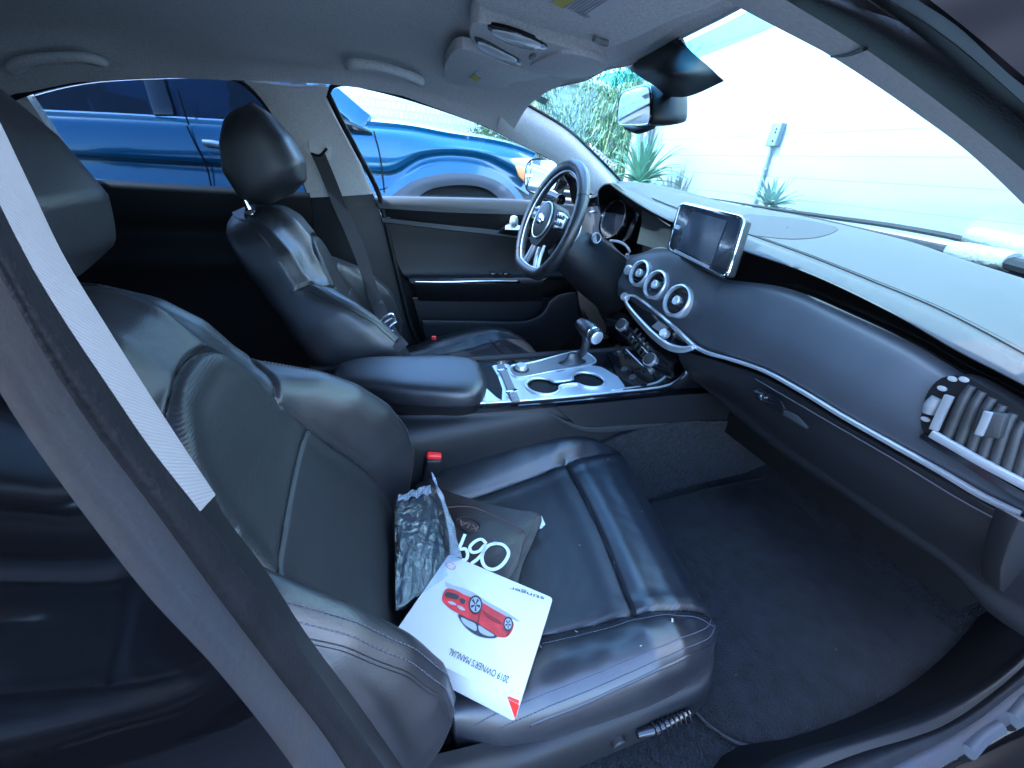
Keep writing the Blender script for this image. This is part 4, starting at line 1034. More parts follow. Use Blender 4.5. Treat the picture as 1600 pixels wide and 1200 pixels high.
obj('console_far_side', loft([[A([x, .118, .584]) for x in (-.3, .2, .68)], [A([x, .135, .55]) for x in (-.3, .2, .68)], [A([x, .145, .24]) for x in (-.3, .2, .72)]], 8, 8, .01, (0, -2, .5)), M['plastic'], cons)
# silver plate round the cup holders
plate_o = pz([(743, 629), (762, 600), (767, 574), (793, 570), (806, 588), (814, 592), (826, 586), (848, 581), (872, 582), (890, 577), (912, 572), (938, 574), (956, 584), (966, 590), (975, 608), (950, 615), (860, 622), (800, 627)], .5865)
obj('cup_holder_plate', poly(cr(plate_o, 90, True), (0, 0, .002), holes=[fl(twin(P1, P2, rc + .0015, .0135), .5865)]), M['chrome'], cons)
obj('cup_holder_rim', tube([A([p[0], p[1], .590]) for p in twin(P1, P2, rc + .001, .013, 30)], .0042, 10, 120, closed=True), M['chrome'], cons)
for c in (P1, P2):
    k_ = obj('cup_holder', lathe([(rc + .001, .0), (rc - .001, -.05), (rc - .004, -.07), (0, -.072)], c * A([1, 1, 0]) + A([0, 0, .584]), np.eye(3), 40), M['dark'], cons)
    for a in (.5, 2.6, 4.4):
        obj('cup_tab', box(c + A([math.cos(a) * (rc - .005), math.sin(a) * (rc - .005), -.022]), (.010, .006, .016), axes([0, 0, 1], [math.cos(a), math.sin(a), 0])), M['alu'], k_, bevel=.001)
# bin in front of the armrest, shutter roll
bo = pz([(750, 570), (768, 571), (778, 588), (785, 608), (784, 625), (775, 619), (763, 608), (752, 600)], .5893)
obj('bin_dark_sheet', poly(bo, (0, 0, .001)), M['dark'], cons)  # flat dark sheet standing in for the shaded hollow of the bin
obj('bin_hinge', [ribbon([at(782, 570, 'z', .592), at(791, 590, 'z', .592), at(806, 627, 'z', .592)], .020, .006, (1, .2, 0), 10)], M['plastic_grey'], cons, bevel=.001)
obj('hinge_bracket', [box(at(785, 578, 'z', .597), (.028, .010, .006), axes([0, 0, 1], [1, .3, 0])), box(at(800, 612, 'z', .597), (.030, .012, .006), axes([0, 0, 1], [1, .3, 0]))], M['bright'], cons, bevel=.001)
obj('bin_liner', loft([pz([(762, 572), (775, 590), (784, 605), (785, 626)], .588), [p + A([-.002, 0, -.02]) for p in pz([(762, 572), (775, 590), (784, 605), (785, 626)], .588)]], 12, 4, .002), M['chrome'], cons)
# shifter plate, dial
sp_o = pz([(799, 585), (797, 572), (830, 566), (900, 549), (912, 549), (930, 563), (925, 570), (880, 577), (808, 590)], .587)
sp2 = obj('shifter_plate', poly(cr(sp_o, 60, True), (0, 0, .003)), M['plastic_grey'], cons)
obj('shifter_plate_frame', tube(cr(pz([(800, 585), (798, 573), (830, 567), (900, 549), (912, 549), (931, 563), (925, 569), (880, 577), (808, 589)], .5905), 60, True), .0025, 6, 80, closed=True), M['chrome'], sp2)
obj('drive_dial', lathe([(.017, 0), (.017, .010), (.014, .014), (0, .014)], at(814, 577, 'z', .590), np.eye(3), 30), M['chrome'], sp2, sharp=40)
obj('dial_ring', lathe([(.023, 0), (.022, .003), (.018, .003)], at(814, 577, 'z', .590), np.eye(3), 30), M['plastic_soft'], sp2)
gb = at(905, 566, 'z', .59)
obj('shifter_boot', lathe([(.036, 0), (.033, .004), (.024, .009), (.017, .017), (.013, .028)], gb + A([-.02, .005, 0]), axes([.05, 0, 1]), 28, sx=1.3, sy=.6), M['leather2'], sp2)
kx = at(922, 520, 'y', .015)
sh_ = obj('shift_lever', tube([gb + A([0, .005, .02]), gb * .4 + kx * .6 + A([0, 0, -.01]), kx + A([.0, .012, -.01])], [.010, .012, .013], 12, 14), M['leather'], cons)
obj('shift_knob', tube([kx + A([-.012, .045, .012]), kx + A([-.006, .02, .008]), kx + A([0, -.01, .002]), kx + A([.004, -.028, -.002])], [.015, .022, .024, .0225], 18, 24), M['leather'], sh_)
obj('knob_chrome_ring', lathe([(.024, -.004), (.025, 0), (.024, .004)], kx + A([.002, -.018, 0]), axes([.1, -1, -.08]), 30), M['bright'], sh_)
obj('knob_button', lathe([(.0185, 0), (.0185, .006), (.016, .008), (0, .008)], kx + A([.004, -.027, -.002]), axes([.1, -1, -.08]), 30), M['chrome'], sh_, sharp=40)
# tray with sockets
tr_o = pz([(948, 552), (975, 548), (1005, 575), (1022, 592), (1010, 603), (978, 606), (966, 590)], .588)
ty = obj('tray', poly(tr_o, (0, 0, .002)), M['gloss'], cons)
tray_r = [AX([(975, 553), (990, 565), (1005, 583), (1013, 598)], 'x', .60)]
for px, py in ((976, 577), (989, 590)):
    obj('socket', lathe([(.010, 0), (.010, .003), (.008, .003), (.007, .001), (0, .001)], at(px, py, 'z', .594), axes([-.6, 0, .8]), 24), M['plastic_soft'], ty, sharp=40)
# chrome edging of the console
obj('console_chrome_edge', [tube(ce[2:] + A([0, -.0015, .002]), .0028, 8, 90)], M['chrome'], cons)
obj('console_inner_edge', ribbon(pz([(955, 610), (1000, 603), (1025, 598), (1040, 588), (1048, 575)], .588), .006, .004, (0, 1, 0), 20), M['chrome'], cons, bevel=.001)
# gloss flank at the front of the console
fk = obj('console_gloss_flank', loft([AX([(1050, 600), (1062, 592), (1075, 575), (1085, 555)], 'y', -.105), AX([(1000, 612), (1062, 607), (1110, 603), (1100, 590)], 'y', -.125)], 16, 8, .006), M['gloss'], cons, sharp=60)
obj('console_gloss_strip', ribbon([p + A([0, -.009, -.012]) for p in ce[2:52]], .016, .004, (0, -.3, 1), 60), M['gloss'], cons)
# carpeted tunnel side ahead of the seat
cs_ = obj('tunnel_carpet', loft([AX([(930, 698), (985, 676), (1050, 661), (1165, 657)], 'y', -.160), AX([(975, 740), (1040, 740), (1130, 730), (1220, 710)], 'y', -.172), AX([(1030, 806), (1120, 800), (1215, 785), (1268, 735)], 'y', [-.215, -.19])], 24, 14, .01), M['carpet'], cons, sharp=80)
obj('tunnel_crease_highlight', ribbon(AX([(860, 645), (885, 660), (920, 670), (975, 668), (1045, 661)], 'y', [-.150, -.158]), [.002, .012, .018, .014, .001], .006, (0, 0, 1), 24), M['plastic_soft'], cons, bevel=.002)  # paler ribbon standing in for the highlight along the crease
obj('tunnel_panel', loft([AX([(870, 636), (960, 628), (1060, 618), (1140, 612)], 'y', -.146), AX([(900, 664), (960, 668), (1060, 660), (1160, 657)], 'y', -.155)], 20, 8, .006), M['plastic'], cons, sharp=80)
# ---- armrest
at0 = [at(p[0], p[1], 'z', .640) for p in [(530, 566), (560, 559), (650, 556), (720, 556), (747, 562), (757, 580), (760, 598), (750, 610), (728, 615), (650, 612), (580, 603), (520, 590)]]
top_l = cr(at0, 60, True); cen = top_l.mean(0)
rows = []
for s, dz in [(0, .010), (.5, .0095), (.8, .007), (.93, .002), (.985, -.006), (1.0, -.016), (1.0, -.028), (.985, -.036), (.95, -.040)]:
    rows.append(cen + (top_l - cen) * s + A([0, 0, dz]))
rows = cr_keep(A(rows), 30)
ar = obj('armrest_lid', (rows.reshape(-1, 3), grid_faces(30, 60, True) + [tuple(29 * 60 + j for j in range(60))], 0), M['leather'], cons, sharp=60, weld=True)
rows = [cen + (top_l - cen) * .94 + A([0, 0, -.040]), cen + (top_l - cen) * .94 + A([0, 0, -.060])]
obj('armrest_base', poly(rows[1], (0, 0, .024)), M['dark'], ar)
# belt receptacle of the near seat
bk_ = at(678, 712, 'y', -.155)
bb = obj('belt_buckle', box(bk_ + A([-.01, .004, -.065]), (.038, .024, .115), axes([.18, 0, 1], [1, 0, -.18])), M['plastic'], car, bevel=.006, segs=3)
obj('buckle_button', box(bk_ + A([.0, .002, -.002]), (.034, .016, .014), axes([.3, -.25, 1], [1, 0, -.2])), M['red'], bb, bevel=.004, segs=3)
bk2 = at(678, 528, 'y', .30)
obj('belt_buckle', [box(bk2, (.014, .010, .012))], M['red'], car, bevel=.002)
# ---- seat belt of the far seat
bl = AX([(497, 240), (512, 275), (530, 320), (548, 360), (566, 405), (580, 450), (596, 490), (612, 525), (630, 545)], 'y', [.665, .655, .60, .54, .50, .48])
beltS = A([ROT[0]] * 40) * 1.0
sbk = caster([c for c in seatD.children if c.name.startswith('backrest') and 'stitch' not in c.name][0]); sbc = caster(seatD)
bl2 = []
for k_, p in enumerate(cr(bl, 40)):
    dv_ = Vector(p - CAM); L0_ = dv_.length; dv_.normalize(); best_ = L0_
    for b__ in (sbk, sbc):
        h = b__.ray_cast(Vector(CAM), dv_)
        if h[0] is not None: best_ = min(best_, h[3] - .012)
    bl2.append(best_)
bl2 = np.convolve(np.pad(bl2, 4, mode='edge'), np.ones(9) / 9, 'valid'); blp = cr(bl, 40); bl = [CAM + (p - CAM) / np.linalg.norm(p - CAM) * q for p, q in zip(blp, bl2)]
bt_ = obj('seat_belt', [ribbon([p + A([0, 0, 0]) for p in bl], .040, .0015, (1, -.15, .35), 40)], M['belt'], car)
obj('belt_anchor', [loft([AX([(480, 215), (492, 205), (504, 214)], 'y', .665), AX([(484, 238), (498, 244), (512, 236)], 'y', .655)], 10, 6, .02)], M['trimlight'], bt_, bevel=.002, sharp=80)
obj('anchor_surround', poly(cr(AX([(478, 200), (500, 200), (517, 225), (516, 248), (505, 252), (480, 240)], 'y', .678), 40, True), (0, -.008, 0)), M['trimlight'], bt_, bevel=.003)
obj('anchor_slot', tube(AX([(486, 240), (499, 243), (511, 232)], 'y', .652), .004, 8, 12), M['dark'], bt_)
R_t = axes([-.3, -.8, .5], [1, .1, .6])
bend_ = bl[35]; tc_ = at(606, 512, 'y', bend_[1] - .01)
obj('belt_tongue', [box(tc_ + A([0, 0, .012]), (.05, .022, .005), R_t), box(tc_ + A([.006, 0, -.020]), (.026, .040, .003), R_t), tube(AX([(593, 502), (600, 495), (612, 490), (617, 497), (612, 508)], 'y', bend_[1] - .014), .003, 8, 20)], M['bright'], bt_, bevel=.001)

# ================================================================= overhead
def PZ(pts, zs):
    return [at(p[0], p[1], 'z', zs if np.isscalar(zs) else z) for p, z in zip(pts, [zs] * len(pts) if np.isscalar(zs) else zs)]
def slab(name, pts, z, th, m, parent=car, n=60, bevel=.004, segs=3, **k):
    return obj(name, poly(cr(PZ(pts, z), n, True), (0, 0, th)), m, parent, bevel=bevel, segs=segs, **k)
oc = slab('overhead_console', [(735, 42), (742, 36), (762, 37), (800, 47), (860, 67), (920, 85), (947, 98), (944, 108), (908, 122), (880, 122), (830, 112), (790, 99), (750, 78), (735, 60)], 1.262, .03, M['headliner'])
for pts in ([(762, 42), (780, 44), (820, 56), (856, 75), (845, 79), (810, 75), (775, 58)], [(742, 60), (750, 62), (785, 80), (816, 99), (808, 104), (780, 95), (748, 74)]):
    ln = slab('map_light', pts, 1.259, .006, M['gloss'], oc, 40, .0015)
    c0_ = A([np.mean([p[0] for p in pts]), np.mean([p[1] for p in pts])])
    slab('light_lens', [tuple(c0_ + (A(p) - c0_) * A([.82, .72]) + A([-1, 1])) for p in pts], 1.2575, .004, M['lens'], ln, 30, .001)
slab('sunglass_holder', [(830, 106), (850, 92), (880, 83), (920, 90), (942, 99), (940, 106), (906, 118), (880, 118), (850, 112)], 1.257, .010, M['headliner'], oc, 50, .003)
slab('roof_switch', [(826, 92), (834, 86), (838, 88), (830, 95)], 1.258, .006, M['plastic_grey'], oc, 16, .001)
# sun visors
vD = slab('sun_visor', [(722, 76), (700, 92), (695, 112), (700, 126), (735, 142), (772, 149), (788, 143), (800, 130), (835, 124), (858, 116), (800, 104), (760, 88)], 1.263, .018, M['headliner'], n=70, bevel=.006)
slab('visor_label', [(745, 111), (785, 124), (765, 137), (732, 123)], 1.2615, .001, M['label'], vD, 4, 0)
slab('visor_label_mark', [(742, 116), (752, 119), (744, 128), (734, 123)], 1.2607, .0005, M['yellow'], vD, 4, 0)
vP = slab('sun_visor', [(760, -60), (745, -10), (750, 8), (830, 38), (935, 66), (955, 72), (985, 62), (1052, 30), (1130, -2), (1100, -60), (900, -120)], 1.255, .018, M['headliner'], n=80, bevel=.006)
lb = obj('visor_label', poly(PZ([(860, 6), (925, 33), (978, -2), (912, -30)], 1.2535), (0, 0, .001)), M['label'], vP)
obj('visor_label_mark', poly(PZ([(862, 6), (880, 14), (930, -20), (912, -28)], 1.2528), (0, 0, .0005)), M['yellow'], lb)
tx = []
for k in range(7):
    s0 = .30 + .075 * k
    a_ = A([860, 6]); b_2 = A([925, 33]); c_2 = A([912, -30])
    def lp(u, v): q = a_ + (b_2 - a_) * u + (c_2 - a_) * v; return at(q[0], q[1], 'z', 1.2525)
    tx.append(ribbon([lp(s0, .06 + .0 * k), lp(s0 + .02, .85)], .0016, .0004, lp(1, 0) - lp(0, 0), 6))
tx.append(ribbon([lp(.60, .10), lp(.86, .05)], .008, .0004, lp(0, 1) - lp(0, 0), 6))
obj('visor_label_print', tx, M['paper_grey'], lb)
# visor clip and header trim
obj('visor_clip', tube(PZ([(928, 60), (940, 66), (950, 68)], 1.25), .004, 8, 8), M['plastic_grey'], car)
hdr0 = AX([(800, 151), (830, 148), (870, 136), (920, 124), (945, 110), (985, 101), (1030, 78), (1075, 55), (1157, 13), (1200, -15)], 'x', [.33, .36, .365, .372, .376, .37, .30, .26])
hd0 = cr(hdr0, 40)
obj('windshield_header', loft([hd0 + A([0, 0, 0]), hd0 + A([-.02, 0, .006]), hd0 + A([-.06, 0, .014]), hd0 + A([-.1, 0, .022])], 60, 12, .008, (0, 0, .5)), M['headliner'], car, sharp=80)
# grab handles
hlbv = caster(hl)
def grab(px, name='grab_handle'):
    n_ = len(px); P = []
    for i, p in enumerate(px):
        lift = [0, .010, .024, .028, .028, .028, .024, .010, 0][i] if n_ == 9 else .02
        h = drop(hlbv, p[0], p[1], 0); P.append(h + A([0, -.3, -.95]) * lift)
    h = obj(name, tube(P, [.010, .0105, .011, .0105, .010, .0105, .011, .0105, .010], 14, 60), M['headliner'], car)
    for q in (P[0], P[-1]):
        obj('handle_foot', plate2(rrect(.034, .020, .009), q + A([0, 0, .004]), axes([0, -.35, -.95], [1, 0, 0]), .008), M['headliner'], h, bevel=.002)
    return h
grab([(556, 105), (548, 96), (543, 84), (553, 78), (595, 84), (640, 99), (656, 110), (650, 120), (638, 122)])
grab([(42, 100), (28, 96), (14, 90), (25, 76), (75, 68), (130, 68), (156, 78), (140, 86), (122, 88)])
# ---- rear-view mirror and its cover
cov = [(985, 100), (1020, 80), (1060, 58), (1095, 90), (1132, 127), (1123, 140), (1080, 152), (1046, 154), (1025, 132), (1003, 122), (975, 108)]
cvt = PZ([(978, 104), (1020, 81), (1060, 58)], 1.268); 
cvr = []
mid_ = [[(978, 104), (1018, 82), (1060, 58)], [(1000, 120), (1038, 100), (1082, 82)], [(1022, 134), (1060, 120), (1110, 106)], [(1042, 152), (1085, 148), (1131, 127)]]
zz = [[1.268, 1.268, 1.268], [1.235, 1.232, 1.25], [1.222, 1.215, 1.235], [1.215, 1.205, 1.222]]
for pr_, z_ in zip(mid_, zz): cvr.append(PZ(pr_, z_))
cover = obj('camera_cover', loft(cvr, 20, 20, .004, CAM), M['plastic'], car, sharp=70, bevel=0)
mq = [at(970, 148, 'x', .455), at(1017, 135, 'x', .420), at(1018, 191, 'x', .418), at(968, 196, 'x', .455)]
mp = [(972, 149), (990, 139), (1013, 135), (1018, 140), (1019, 170), (1018, 190), (1012, 194), (985, 195), (969, 192), (967, 180), (968, 165)]
def mx(p): return .400 + (1018 - p[0]) / 50 * .085
fr_ = [at(p[0], p[1], 'x', mx(p)) for p in mp]
mcen = A(fr_).mean(0)
loopm = cr(fr_, 60, True); back_d = A([.075, -.032, .004])
grow = lambda s: mcen + (loopm - mcen) * s
rows = A([grow(.97), grow(1.03), grow(1.05) + back_d * .2, grow(1.0) + back_d * .6, grow(.75) + back_d * .95, grow(.2) + back_d])
rows = cr_keep(rows, 24)
mir = obj('rear_view_mirror', (rows.reshape(-1, 3), grid_faces(24, 60, True) + [tuple(range(60))[::-1], tuple(23 * 60 + j for j in range(60))], 0), M['plastic'], car, sharp=60)
obj('mirror_glass', poly(grow(.96) - back_d * .02, -back_d * .02), M['mirror'], mir)
obj('mirror_frame', tube(grow(1.0) - back_d * .03, .0022, 8, 90, closed=True), M['gloss'], mir)
obj('mirror_arm', tube([mcen + back_d * .8, at(1040, 158, 'x', .53), at(1055, 140, 'x', .56)], [.012, .010, .014], 12, 14), M['plastic'], mir)
obj('mirror_lower_pod', tube([at(978, 199, 'x', .45), at(1000, 202, 'x', .44), at(1020, 197, 'x', .43)], [.005, .009, .006], 10, 12), M['plastic'], mir)

# ================================================================= windshield
ws_t = hd0[3:39] + A([.006, 0, .001])
low_ = [A([1.22 - .32 * (abs(y) / .7) ** 2.2, y, 1.0]) for y in np.linspace(.70, -.70, 34)]
mt, nt_w, tr_w = glass_mat('windshield_glass', (.80, .95, .97), .8)
tcw = nt_w.nodes.new('ShaderNodeTexCoord'); sx_ = nt_w.nodes.new('ShaderNodeSeparateXYZ'); rp = nt_w.nodes.new('ShaderNodeValToRGB')
nt_w.links.new(tcw.outputs['Object'], sx_.inputs[0]); mr = nt_w.nodes.new('ShaderNodeMapRange')
mr.inputs['From Min'].default_value = 3; mr.inputs['From Max'].default_value = 4
nt_w.links.new(sx_.outputs['Z'], mr.inputs['Value']); nt_w.links.new(mr.outputs['Result'], rp.inputs['Fac'])
rp.color_ramp.elements[0].color = (.80, .95, .97, 1); rp.color_ramp.elements[1].color = (.12, .55, .72, 1)
nt_w.links.new(rp.outputs['Color'], tr_w.inputs['Color'])
wt = cr(ws_t, 34); wt[:, 0] += 0
G = []
for s in np.linspace(0, 1, 24):
    G.append(wt * (1 - s) + A(low_) * s + A([0, 0, .016]) * math.sin(math.pi * s))
obj('windshield', solid(A(G), .004, (0, 0, 0)), mt, car, sharp=80)
gb_m = bpy.data.materials.new('blue_shade'); gb_m.use_nodes = True; gn = gb_m.node_tree; gn.nodes.remove(gn.nodes['Principled BSDF'])
gt_ = gn.nodes.new('ShaderNodeBsdfTransparent'); gt_.inputs['Color'].default_value = (.42, .80, .92, 1); gn.links.new(gt_.outputs[0], gn.nodes['Material Output'].inputs['Surface'])
G2 = A([wt * (1 - s) + A(low_) * s + A([-.006, 0, -.008]) + A([0, 0, .016]) * math.sin(math.pi * s) for s in np.linspace(0, .05, 4)])
obj('shade_band', (G2[:, 14:].reshape(-1, 3), grid_faces(4, G2.shape[1] - 14), 0), gb_m, car)
cl0 = hd0 + A([-.004, 0, -.001])
obj('header_closure', loft([cl0, cl0 + A([.002, 0, .03]), cl0 + A([-.03, 0, .06])], 40, 6, .003, (0, 0, .5)), M['headliner'], car)
# writing on the inside of the far lower corner, seen mirrored
def text_obj(name, s, size, c, R, m, parent, ext=.0003, mirror=False, bold=0, align='CENTER', sxy=(1, 1)):
    cu = bpy.data.curves.new(name, 'FONT'); cu.body = s; cu.size = size; cu.extrude = ext; cu.align_x = align; cu.align_y = 'CENTER'; cu.offset = bold
    o = bpy.data.objects.new(name, cu); COL.objects.link(o)
    dg = bpy.context.evaluated_depsgraph_get(); me = bpy.data.meshes.new_from_object(o.evaluated_get(dg)); bpy.data.objects.remove(o)
    me.materials.clear(); me.materials.append(m)
    v = np.zeros(len(me.vertices) * 3); me.vertices.foreach_get('co', v); v = v.reshape(-1, 3) * A([sxy[0], sxy[1], 1])
    if mirror: v[:, 0] *= -1
    v = v @ A(R).T + A(c); me.vertices.foreach_set('co', v.ravel()); me.update()
    o = bpy.data.objects.new(name, me); COL.objects.link(o)
    if parent is not None: o.parent = parent
    return o
ta = at(907, 224, 'x', .80); tb = at(970, 272, 'x', 1.0)
ta = at(910, 222, 'y', .655); tb = at(968, 270, 'y', .69)
dv = (tb - ta); ln_ = np.linalg.norm(dv); dv /= ln_
upv = A([-.6, -.1, .8]); nrm_ = np.cross(dv, upv); nrm_ /= np.linalg.norm(nrm_)
up2 = at(945, 238, 'y', .66) - at(941, 246, 'y', .665); up2 -= dv * (up2 @ dv); up2 /= np.linalg.norm(up2)
Rt = np.stack([-dv, up2, np.cross(-dv, up2)], 1)
obm = text_obj('windshield_number', '9F2V506', .034, (ta + tb) / 2, Rt, mat('pink_white_marker', (.9, .62, .72), .5), car, mirror=False, bold=.0012, sxy=(ln_ / .034 / 4.6, 1.0))
if True:
    me = obm.data; v = np.zeros(len(me.vertices) * 3); me.vertices.foreach_get('co', v); v = v.reshape(-1, 3); c_ = (ta + tb) / 2
    L_ = (v - c_) @ Rt; L_[:, 0] *= 1; v = L_ @ Rt.T + c_; me.vertices.foreach_set('co', v.ravel()); me.update()
obj('windshield_sticker', poly([at(p[0], p[1], 'y', .56) for p in [(842, 149), (858, 156), (851, 164), (836, 157)]], (.001, 0, 0)), M['label'], car)
# ---- cowl and wipers outside the glass, one sleeve repeated as its reflection
cw = [A([x_, y, z_]) for x_, y, z_ in []]
ck = [A([1.24 - .30 * (abs(y) / .7) ** 2.2, y, .965]) for y in np.linspace(.75, -.75, 30)]
obj('cowl_panel', loft([ck, [p + A([.15, 0, -.02]) for p in ck]], 30, 4, .01, (0, 0, 3)), M['dark'], car)
w1 = AX([(1120, 317), (1133, 320), (1243, 338), (1367, 367), (1430, 381), (1490, 395)], 'x', [1.22, 1.22, 1.20, 1.14])
w1b = AX([(1575, 411), (1640, 428), (1720, 450)], 'x', [1.10, 1.02])
wi_ = obj('wiper', [tube(w1, [.003, .006, .010, .012], 8, 40), tube(w1b, [.013, .015], 8, 8)], M['rubber'], car)
slv = cr(AX([(1487, 393), (1500, 397), (1535, 404), (1565, 410), (1580, 413)], 'x', [1.14, 1.10]), 30)
obj('sleeve_and_reflection', tube(slv + A([0, 0, .004]), [.018, .022, .022, .021, .022, .018], 14, 30), mat('white_foam', (.16, .18, .185), .7, bump=1, bscale=90, bdist=.004), wi_)
w2 = AX([(1110, 310), (1200, 325), (1287, 338), (1400, 354), (1513, 376), (1600, 404), (1700, 440)], 'x', [1.30, 1.30, 1.26, 1.18])
wi2 = obj('wiper', [tube(w2, [.002, .005, .007, .007, .007], 8, 40)], M['rubber'], car)
slv = cr(AX([(1516, 368), (1560, 379), (1605, 392), (1650, 405)], 'x', [1.24, 1.20]), 30)
obj('sleeve_and_reflection', tube(slv, [.020, .024, .025, .024], 14, 30), bpy.data.materials['white_foam'], wi2)  # solid second sleeve standing in for the glass reflection of the first
# bonnet
rows = [[A([x_, y, .955 - .12 * ((x_ - 1.3) / 1.2) ** 1.6 - .05 * (y / .85) ** 2]) for x_ in np.linspace(1.3, 2.4, 14)] for y in np.linspace(-.86, .86, 14)]
obj('bonnet', solid(A(rows), .02, (0, 0, 3)), M['paint_black'], car)
# ================================================================= loose things on the near seat
mTL, mTR, mBR, mBL = A([-.0429, -.4152, .4738]), A([.1050, -.5342, .4673]), A([-.0001, -.6660, .4893]), A([-.1480, -.5470, .4958])
mx_ = mTR - mTL; mx_ /= np.linalg.norm(mx_); my_ = mTL - mBL; my_ -= mx_ * (my_ @ mx_); my_ /= np.linalg.norm(my_); mz_ = np.cross(mx_, my_)
Rm_ = np.stack([mx_, my_, mz_], 1); mc_ = (mTL + mBR) / 2
man = tag(obj('owners_manual', plate2(rrect(.190, .170, .006), mc_ - mz_ * .036, Rm_, .036), M['white'], None, bevel=.0015), "white boxed owner's manual with a red car picture lying on the near seat", 'manual')
def mp_(px, py, lift=.0006): return atn(px, py, mz_, mz_ @ mc_ + lift)
Z7 = lambda x, y: (560 + x / 2.7273, 700 + y / 2.7273)
def mpoly(name, pts, m, lift, n=0, th=.0003, parent=None):
    P = [mp_(*Z7(*p), lift) for p in pts]
    if n: P = cr(P, n, True)
    return obj(name, poly(P, mz_ * th), m, parent if parent is not None else man)
cp = mpoly('cover_picture', [(357, 650), (360, 625), (375, 600), (410, 604), (450, 625), (490, 640), (530, 660), (580, 690), (630, 718), (662, 745), (655, 780), (632, 806), (600, 806), (560, 795), (520, 760), (478, 733), (440, 712), (400, 690), (372, 668)], M['redprint'], .0006, 70)
cp['label'] = 'printed red car, upside down on the cover'
mpoly('picture_greenhouse', [(425, 708), (436, 735), (460, 765), (500, 795), (550, 810), (592, 806), (575, 790), (530, 762), (505, 742), (470, 728)], M['ink'], .0010, 40, parent=cp)
mpoly('picture_glass', [(436, 722), (448, 748), (478, 770), (502, 780), (500, 752), (468, 735)], M['steelprint'], .0014, 24, parent=cp)
mpoly('picture_glass', [(512, 756), (518, 785), (556, 802), (580, 800), (545, 776)], M['steelprint'], .0014, 24, parent=cp)
mpoly('picture_shadow', [(368, 570), (400, 584), (470, 606), (560, 660), (640, 705), (692, 743), (640, 722), (570, 690), (500, 648), (430, 618), (385, 600)], M['paper_grey'], .0003, 40, parent=cp)
mpoly('picture_grille', [(372, 615), (400, 618), (428, 630), (424, 645), (395, 640), (370, 632)], M['ink'], .0010, 20, parent=cp)
mpoly('picture_grille', [(432, 640), (455, 648), (450, 665), (436, 660)], M['ink'], .0010, 16, parent=cp)
mpoly('picture_lamp', [(380, 655), (400, 655), (418, 668), (398, 668)], M['steelprint'], .0010, 16, parent=cp)
mpoly('picture_lamp', [(420, 672), (440, 676), (456, 692), (436, 690)], M['steelprint'], .0010, 16, parent=cp)
mpoly('picture_sill', [(528, 690), (560, 712), (600, 735), (615, 752), (590, 745), (545, 718)], M['darkred'], .0010, 20, parent=cp)
mpoly('picture_door_line', [(520, 680), (526, 684), (512, 745), (506, 742)], M['darkred'], .0011, 0, parent=cp)
mpoly('picture_bumper', [(645, 760), (656, 765), (640, 800), (628, 802)], M['darkred'], .0011, 0, parent=cp)
for (cx, cy, rx, ry) in ((499, 668, 29, 40), (638, 750, 21, 31)):
    w = mpoly('picture_wheel', [(cx + rx * math.cos(a), cy + ry * math.sin(a)) for a in np.linspace(0, 6.283, 30, endpoint=False)], M['ink'], .0014, parent=cp)
    mpoly('picture_rim', [(cx + (rx - 6) * math.cos(a), cy + (ry - 8) * math.sin(a)) for a in np.linspace(0, 6.283, 30, endpoint=False)], M['steelprint'], .0018, parent=cp)
    for k in range(5):
        a = k * 1.2566 + .3
        mpoly('picture_rim_gap', [(cx + 3 * math.cos(a - .5), cy + 4 * math.sin(a - .5)), (cx + (rx - 9) * math.cos(a - .22), cy + (ry - 12) * math.sin(a - .22)), (cx + (rx - 9) * math.cos(a + .22), cy + (ry - 12) * math.sin(a + .22)), (cx + 3 * math.cos(a + .5), cy + 4 * math.sin(a + .5))], M['ink'], .0022, parent=cp)
def mtext(name, s, p0, p1, hgt, m, lift=.0008, bold=0, plane=None, parent=None, z=None):
    f = plane or mp_; zz = z if z is not None else mz_
    a = f(*p0, lift); b = f(*p1, lift); d = b - a; L_ = np.linalg.norm(d); d /= L_; y = np.cross(zz, d)
    o = text_obj(name, s, 1, [0, 0, 0], np.eye(3), m, None, ext=.0)
    v = np.zeros(len(o.data.vertices) * 3); o.data.vertices.foreach_get('co', v); v = v.reshape(-1, 3)
    w = np.ptp(v[:, 0]); h = np.ptp(v[:, 1]); v[:, 0] = (v[:, 0] - v[:, 0].min()) / w * L_; v[:, 1] = (v[:, 1] - v[:, 1].mean()) / h * hgt
    v = v @ np.stack([d, y, zz], 1).T + a; o.data.vertices.foreach_set('co', v.ravel()); o.data.update(); o.parent = parent if parent is not None else man
    return o
mtext('title_text', "2019 OWNER'S MANUAL", Z7(640, 990), Z7(386, 866), .0095, M['ink'])
mtext('script_text', 'stinger', Z7(792, 640), Z7(645, 594), .0085, M['ink'])
eo = mpoly('cover_emblem', [(391 + 22 * math.cos(a) + 2, 503 + 15 * math.sin(a) + 6 * math.cos(a)) for a in np.linspace(0, 6.283, 30, endpoint=False)], mat('emblem_red', (.5, .25, .27), .5), .0005)
mpoly('emblem_field', [(391 + 17 * math.cos(a) + 2, 503 + 11 * math.sin(a) + 5 * math.cos(a)) for a in np.linspace(0, 6.283, 30, endpoint=False)], M['white'], .0009, parent=eo)
mtext('emblem_text', 'KIA', Z7(408, 509), Z7(377, 497), .005, bpy.data.materials['emblem_red'], .0014, parent=eo)
